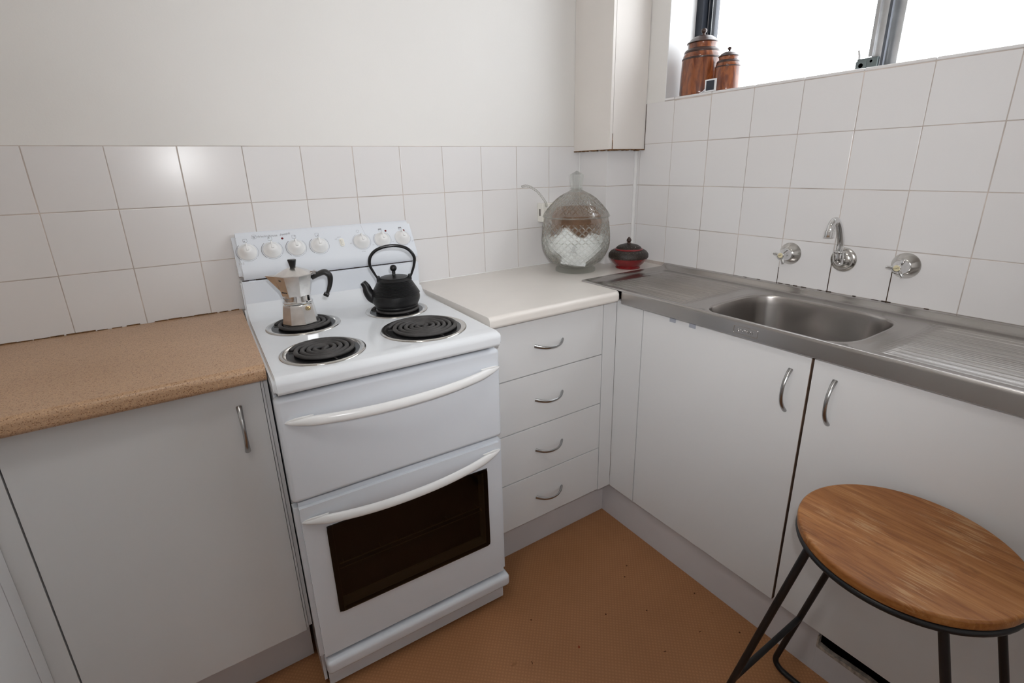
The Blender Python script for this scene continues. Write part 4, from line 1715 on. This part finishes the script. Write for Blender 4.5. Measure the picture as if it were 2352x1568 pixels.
# ================================================================== WOODEN CANISTERS, CARD
def canister(name, label, loc, Rr, H, rz):
    o = thing(name, label, 'canister', loc, rz, 'wooden canisters on the window sill')
    sx, sz = Rr / .066, H / .212
    def pf(q):
        return [(a * sx, b * sz) for a, b in q]
    bm = bmesh.new()
    lathe(bm, pf([(0, .0005), (.0635, .0005), (.0648, .003), (.0660, .010), (.0655, .060), (.0640, .112), (.0636, .114)]), 56)
    obj('body', bm, 'redwood', o, angle=50)
    bm = bmesh.new()
    lathe(bm, pf([(.0636, .1135), (.0648, .1150), (.0648, .1185), (.0625, .1200)]), 56)
    tag(obj('band', bm, 'dark_wood', o, angle=50), 'dark turned band')
    bm = bmesh.new()
    lathe(bm, pf([(.0622, .1195), (.0618, .1250), (.0600, .1310), (.0575, .1350)]), 56)
    obj('shoulder', bm, 'redwood', o, angle=50)
    bm = bmesh.new()
    lathe(bm, pf([(.0572, .1345), (.0585, .1365), (.0580, .1410), (.0550, .1455), (.0485, .1490)]), 56)
    tag(obj('band', bm, 'dark_wood', o, angle=50), 'dark turned band')
    bm = bmesh.new()
    lathe(bm, pf([(.0490, .1485), (.0475, .1530), (.0480, .1625), (.0490, .1640)]), 56)
    obj('neck', bm, 'redwood', o, angle=50)
    bm = bmesh.new()
    lathe(bm, pf([(0, .1635), (.0500, .1640), (.0520, .1660), (.0515, .1680), (.0465, .1705), (.0410, .1780), (.0310, .1850), (.0180, .1895), (.0075, .1910), (.0055, .1935), (.0050, .1975), (.0085, .2000), (.0100, .2045), (.0085, .2095), (.0045, .2115), (0, .2120)]), 56)
    obj('lid', bm, 'dark_wood', o, angle=50)
    return o


canister('wooden_canister', 'large reddish turned-wood canister with domed lid in the left corner of the window sill', (.0665, -.3800, SILL), .0668, .213, .4)
canister('wooden_canister', 'small reddish turned-wood canister standing right of the large one on the sill', (.0480, -.5000, SILL), .0415, .1330, 2.2)
bm = bmesh.new()
prof = [(0, 0), (.010, .0015), (.020, .008), (.030, .020), (.036, .0345)]
pth = smooth_path([(a, b, 0) for a, b in prof], 4)
up_pts = [(q.x, q.y) for q in pth]
poly = up_pts + [(a - .0022, b + .0016) for a, b in reversed(up_pts)]
Mc = frame_M((.014, -.427, SILL + .001), (0, -1, 0), (0, 0, 1))
prism(bm, poly, -.008, .006, 'z', M=Mc)
cd = obj('folded_card', bm, 'paper_white')
tag(cd, 'small curved dark card with white border between the two wooden canisters', 'card')
bm = bmesh.new()
poly = [(a + .0003, b - .0002) for a, b in up_pts[5:-1]] + [(a + .0008, b - .0006) for a, b in reversed(up_pts[5:-1])]
box(bm, .019, .046, .004, .0305, .0043, .0050)
bmesh.ops.transform(bm, matrix=Mc @ Matrix.Translation((.004, .0, .0026)) @ Matrix.Diagonal((1.15, 1.12, 1.1, 1.0)), verts=bm.verts[:])
obj('card_face', bm, 'card_face', cd)
bm = bmesh.new()
box(bm, .014, .053, .0005, .0345, .0025, .0045, bev=.0006)
bmesh.ops.transform(bm, matrix=Mc @ Matrix.Translation((.004, .0, .0026)) @ Matrix.Diagonal((1.15, 1.12, 1.1, 1.0)), verts=bm.verts[:])
obj('card_border', bm, 'paper_white', cd)

# ================================================================== TAPS
def wall_tap(name, label, y, z, word, spin):
    o = thing(name, label, 'tap', (0, y, z), 0)
    Mo = Matrix.Rotation(-PI / 2, 4, 'Y')          # local z -> -x (out of the wall)
    b = bmesh.new()
    lathe(b, [(0, -.001), (.0325, -.001), (.0335, .001), (.0325, .003), (.0210, .0180), (.0165, .0205), (0, .0205)], 48, Mo)
    obj('flange', b, 'worn_chrome', o, angle=50)
    b = bmesh.new()
    lathe(b, [(0, .018), (.0130, .018), (.0175, .0215), (.0185, .0270), (.0170, .0350), (.0135, .0430), (.0110, .0490), (.0105, .0545), (.0090, .0560), (0, .0560)], 40, Mo)
    for k in range(3):
        a = spin + 2 * PI * k / 3
        d = Vector((math.cos(a), math.sin(a), 0))
        pts = [Vector((0, 0, .046)) + d * .006, Vector((0, 0, .0475)) + d * .015, Vector((0, 0, .0485)) + d * .0235, Vector((0, 0, .0488)) + d * .0262]
        tube(b, [Mo @ q for q in pts], [.0048, .0042, .0036, .0022], 10)
    h = obj('handle', b, 'chrome', o, angle=50)
    b = bmesh.new()
    lathe(b, [(0, .0568), (.0070, .0568), (.0078, .0560), (.0078, .0550)], 24, Mo)
    obj('disc', b, 'gold_disc', h)
    Mt = frame_M((-.0571, 0.0, -.0016), (0, -1, 0), (0, 0, 1)) @ Matrix.Rotation(R(18), 4, 'Z')
    text_mesh('lettering', word, .0048, Mt, 'black_print', h, align='CENTER')
    return o


wall_tap('wall_tap', 'chrome wall tap with cream HOT disc, left of the spout', -.8165, 1.0050, 'HOT', R(200))
wall_tap('wall_tap', 'chrome wall tap with cream COLD disc, right of the spout', -1.1180, 1.0110, 'COLD', R(212))
SPT = thing('tap_spout', 'chrome swan-neck spout on the tiled wall above the sink bowl', 'tap', (0, -.9690, 1.0070))
Mo = Matrix.Rotation(-PI / 2, 4, 'Y')
bm = bmesh.new()
lathe(bm, [(0, -.001), (.0335, -.001), (.0345, .0015), (.0330, .0045), (.0270, .0065), (.0255, .0105), (.0225, .0140), (.0150, .0165), (0, .0165)], 48, Mo)
obj('flange', bm, 'worn_chrome', SPT, angle=50)
bm = bmesh.new()
tube(bm, smooth_path([(-.010, 0, -.002), (-.022, 0, -.003), (-.031, 0, .003), (-.0325, .0005, .013), (-.0325, .001, .024)], 5), .0125, 16)
lathe(bm, [(0, 0), (.0135, 0), (.0142, .002), (.0142, .005), (.0130, .0065), (0, .0065)], 32, Matrix.Translation((-.0325, .001, .0215)))
obj('elbow', bm, 'chrome', SPT, angle=60)
bm = bmesh.new()
# neck swings towards the corner of the room and out over the bowl
npth = smooth_path([(-.0325, .001, .026), (-.0328, .001, .046), (-.0365, .0025, .066), (-.0440, .006, .092), (-.0500, .0085, .1055), (-.0580, .0105, .1125), (-.0680, .0120, .1110), (-.0755, .0128, .1020), (-.0785, .0130, .092), (-.0795, .0130, .084)], 6)
tube(bm, npth, .0092, 16)
obj('neck', bm, 'chrome', SPT, angle=60)
bm = bmesh.new()
lathe(bm, [(0, 0), (.0092, 0), (.0118, .0005), (.0118, .0165), (.0105, .0180), (0, .0180)], 32, Matrix.Translation((-.0797, .0130, .0690)))
obj('aerator', bm, 'chrome', SPT, angle=50)

# ================================================================== POWER POINT, CLEAR CORD
SO = thing('power_outlet', 'cream wall power point on the tiles, half hidden by the glass jar', 'power outlet', (-.312, 0, 1.105))
bm = bmesh.new()
box(bm, -.057, .057, -.034, -.0005, -.036, .036, bev=.003, seg=3)
obj('housing', bm, 'cream_plastic', SO)
bm = bmesh.new()
prism(bm, rrect(-.0545, .0545, -.034, .034, .004), -.0385, -.0335, 'y', bev=.001)
obj('faceplate', bm, 'cream_plastic', SO)
for s in (-.030, .030):
    bm = bmesh.new()
    box(bm, s - .0075, s + .0075, -.0415, -.038, .008, .024, bev=.0015)
    obj('rocker_switch', bm, 'white_plastic', SO)
bm = bmesh.new()
box(bm, -.0575, -.0566, -.021, -.015, -.012, .014)
obj('side_slot', bm, 'dark_gap', SO)
cp_ = smooth_path([(-.3560, -.042, 1.128), (-.3590, -.045, 1.140), (-.3640, -.040, 1.153), (-.3760, -.032, 1.172), (-.3930, -.026, 1.190), (-.4150, -.020, 1.204), (-.4350, -.016, 1.209), (-.4500, -.013, 1.206)], 16)
bm = bmesh.new()
tube(bm, cp_, .0042, 12)
hel = []
for k, q in enumerate(cp_):
    t = (cp_[min(k + 1, len(cp_) - 1)] - cp_[max(k - 1, 0)]).normalized()
    a = k * 1.25
    u_ = Vector((0, 1, 0)).cross(t).normalized()
    w_ = t.cross(u_)
    hel.append(q + (u_ * math.cos(a) + w_ * math.sin(a)) * .0048)
tube(bm, hel, .0008, 6)
cord = obj('clear_coiled_cord', bm, 'clear_plastic', None, angle=60)
tag(cord, 'clear coiled plastic cord curling up the tiles from the power point', 'cord')

# ================================================================== STOOL
ZS = .640
SC = Vector((-.5965, -1.4015, 0))
SR = .1658
STL = thing('stool', 'backless stool with round oak seat and black steel legs in the lower right corner', 'stool', SC)
bm = bmesh.new()
lathe(bm, [(0, ZS - .019), (SR - .003, ZS - .019), (SR - .0005, ZS - .016), (SR, ZS - .011), (SR, ZS - .0045), (SR - .0007, ZS - .0022), (SR - .0025, ZS - .0006), (SR - .005, ZS), (0, ZS)], 96)
obj('seat', bm, 'wood', STL, angle=60)
bm = bmesh.new()
tube(bm, [((SR - .006) * math.cos(2 * PI * k / 72), (SR - .006) * math.sin(2 * PI * k / 72), ZS - .0255) for k in range(72)], .0068, 12, closed=True)
obj('seat_ring', bm, 'powder_black', STL, angle=60)
TR = .0071
zt_ = ZS - .027
legs = {}
for sx in (-1, 1):
    for sy in (-1, 1):
        topp = Vector((sx * .126, sy * .098, zt_))
        foot = Vector((sx * .138, sy * .236, TR + .001))
        d = (foot - topp).normalized()
        pts = [topp, topp.lerp(foot, .5), topp.lerp(foot, .94)]
        for k in range(1, 9):
            t = k / 8
            p0 = topp.lerp(foot, .94)
            p2 = foot + Vector((0, -sy * .042, 0))
            pts.append((1 - t) ** 2 * p0 + 2 * t * (1 - t) * foot + t * t * p2)
        b = bmesh.new()
        tube(b, pts, TR, 12)
        obj('leg', b, 'powder_black', STL, angle=60)
        legs[(sx, sy)] = (topp, foot)
    b = bmesh.new()
    tube(b, [(sx * .138, -.194, TR + .001), (sx * .138, .194, TR + .001)], TR, 12)
    obj('floor_rail', b, 'powder_black', STL, angle=60)
for sy in (-1, 1):
    a = legs[(-1, sy)][0].lerp(legs[(-1, sy)][1], (zt_ - .200) / zt_)
    c = legs[(1, sy)][0].lerp(legs[(1, sy)][1], (zt_ - .200) / zt_)
    b = bmesh.new()
    tube(b, [a, c], TR * .95, 12)
    obj('footrest', b, 'powder_black', STL, angle=60)

# ================================================================== CRUMBS ON THE FLOOR
spots = [(-.845, -.836, 0, 'flake', 'reddish flake lying alone on the tan floor in front of the stove'),
         (-.905, -.690, 1, 'crumb', 'dark crumb on the floor against the corner of the stove plinth'),
         (-.60, -.86, 1, 'crumb', 'round dark crumb near the middle of the open floor'),
         (-.52, -.70, 1, 'crumb', 'dark speck on the floor, the nearer of a pair to the sink kickboard'),
         (-.56, -.73, 1, 'crumb', 'dark speck on the floor, the farther of a pair from the sink kickboard'),
         (-.43, -.90, 1, 'crumb', 'dark crumb touching the sink kickboard under the left sink door'),
         (-.53, -.995, 2, 'crumb', 'thin dark sliver on the floor just left of the stool legs'),
         (-.66, -.98, 2, 'crumb', 'thin dark sliver lying mid floor, second from the stool'),
         (-.98, -.80, 2, 'crumb', 'thin dark sliver on the floor close to the stove plinth'),
         (-.80, -1.02, 2, 'crumb', 'thin dark sliver at the lower edge of the visible floor'),
         (-.93, -.93, 1, 'crumb', 'round dark crumb at the lower left of the visible floor'),
         (-.71, -.80, 1, 'crumb', 'round dark crumb right of the reddish flake'),
         (-.44, -1.06, 1, 'crumb', 'dark crumb beside the kickboard right behind the left stool leg')]
for x, y, kind, mt, lb in spots:
    b = bmesh.new()
    bmesh.ops.create_icosphere(b, subdivisions=1, radius=.0028)
    sc = {0: (1.0, 1.6, .5), 1: (.9, 1.0, .6), 2: (2.0, .35, .35)}[kind]
    for v_ in b.verts:
        v_.co = Vector((v_.co.x * sc[0], v_.co.y * sc[1], v_.co.z * sc[2])) * random.uniform(.8, 1.15)
    o = obj('crumb', b, mt, angle=20)
    o.location = (x, y, .0014)
    o.rotation_euler = (0, 0, random.uniform(0, 6))
    tag(o, lb, 'crumb', 'crumbs on the floor')

# added lamp body, unseen, placed over the ceiling fill light
LP = thing('added_ceiling_lamp', 'round white ceiling lamp added out of view over the kitchen', 'lamp', (-1.75, -1.25, ZC))
bm = bmesh.new()
lathe(bm, [(0, -.001), (.19, -.001), (.19, -.03), (.175, -.03), (.175, -.012), (0, -.012)], 48)
obj('added_lamp_base', bm, 'white_plastic', LP)
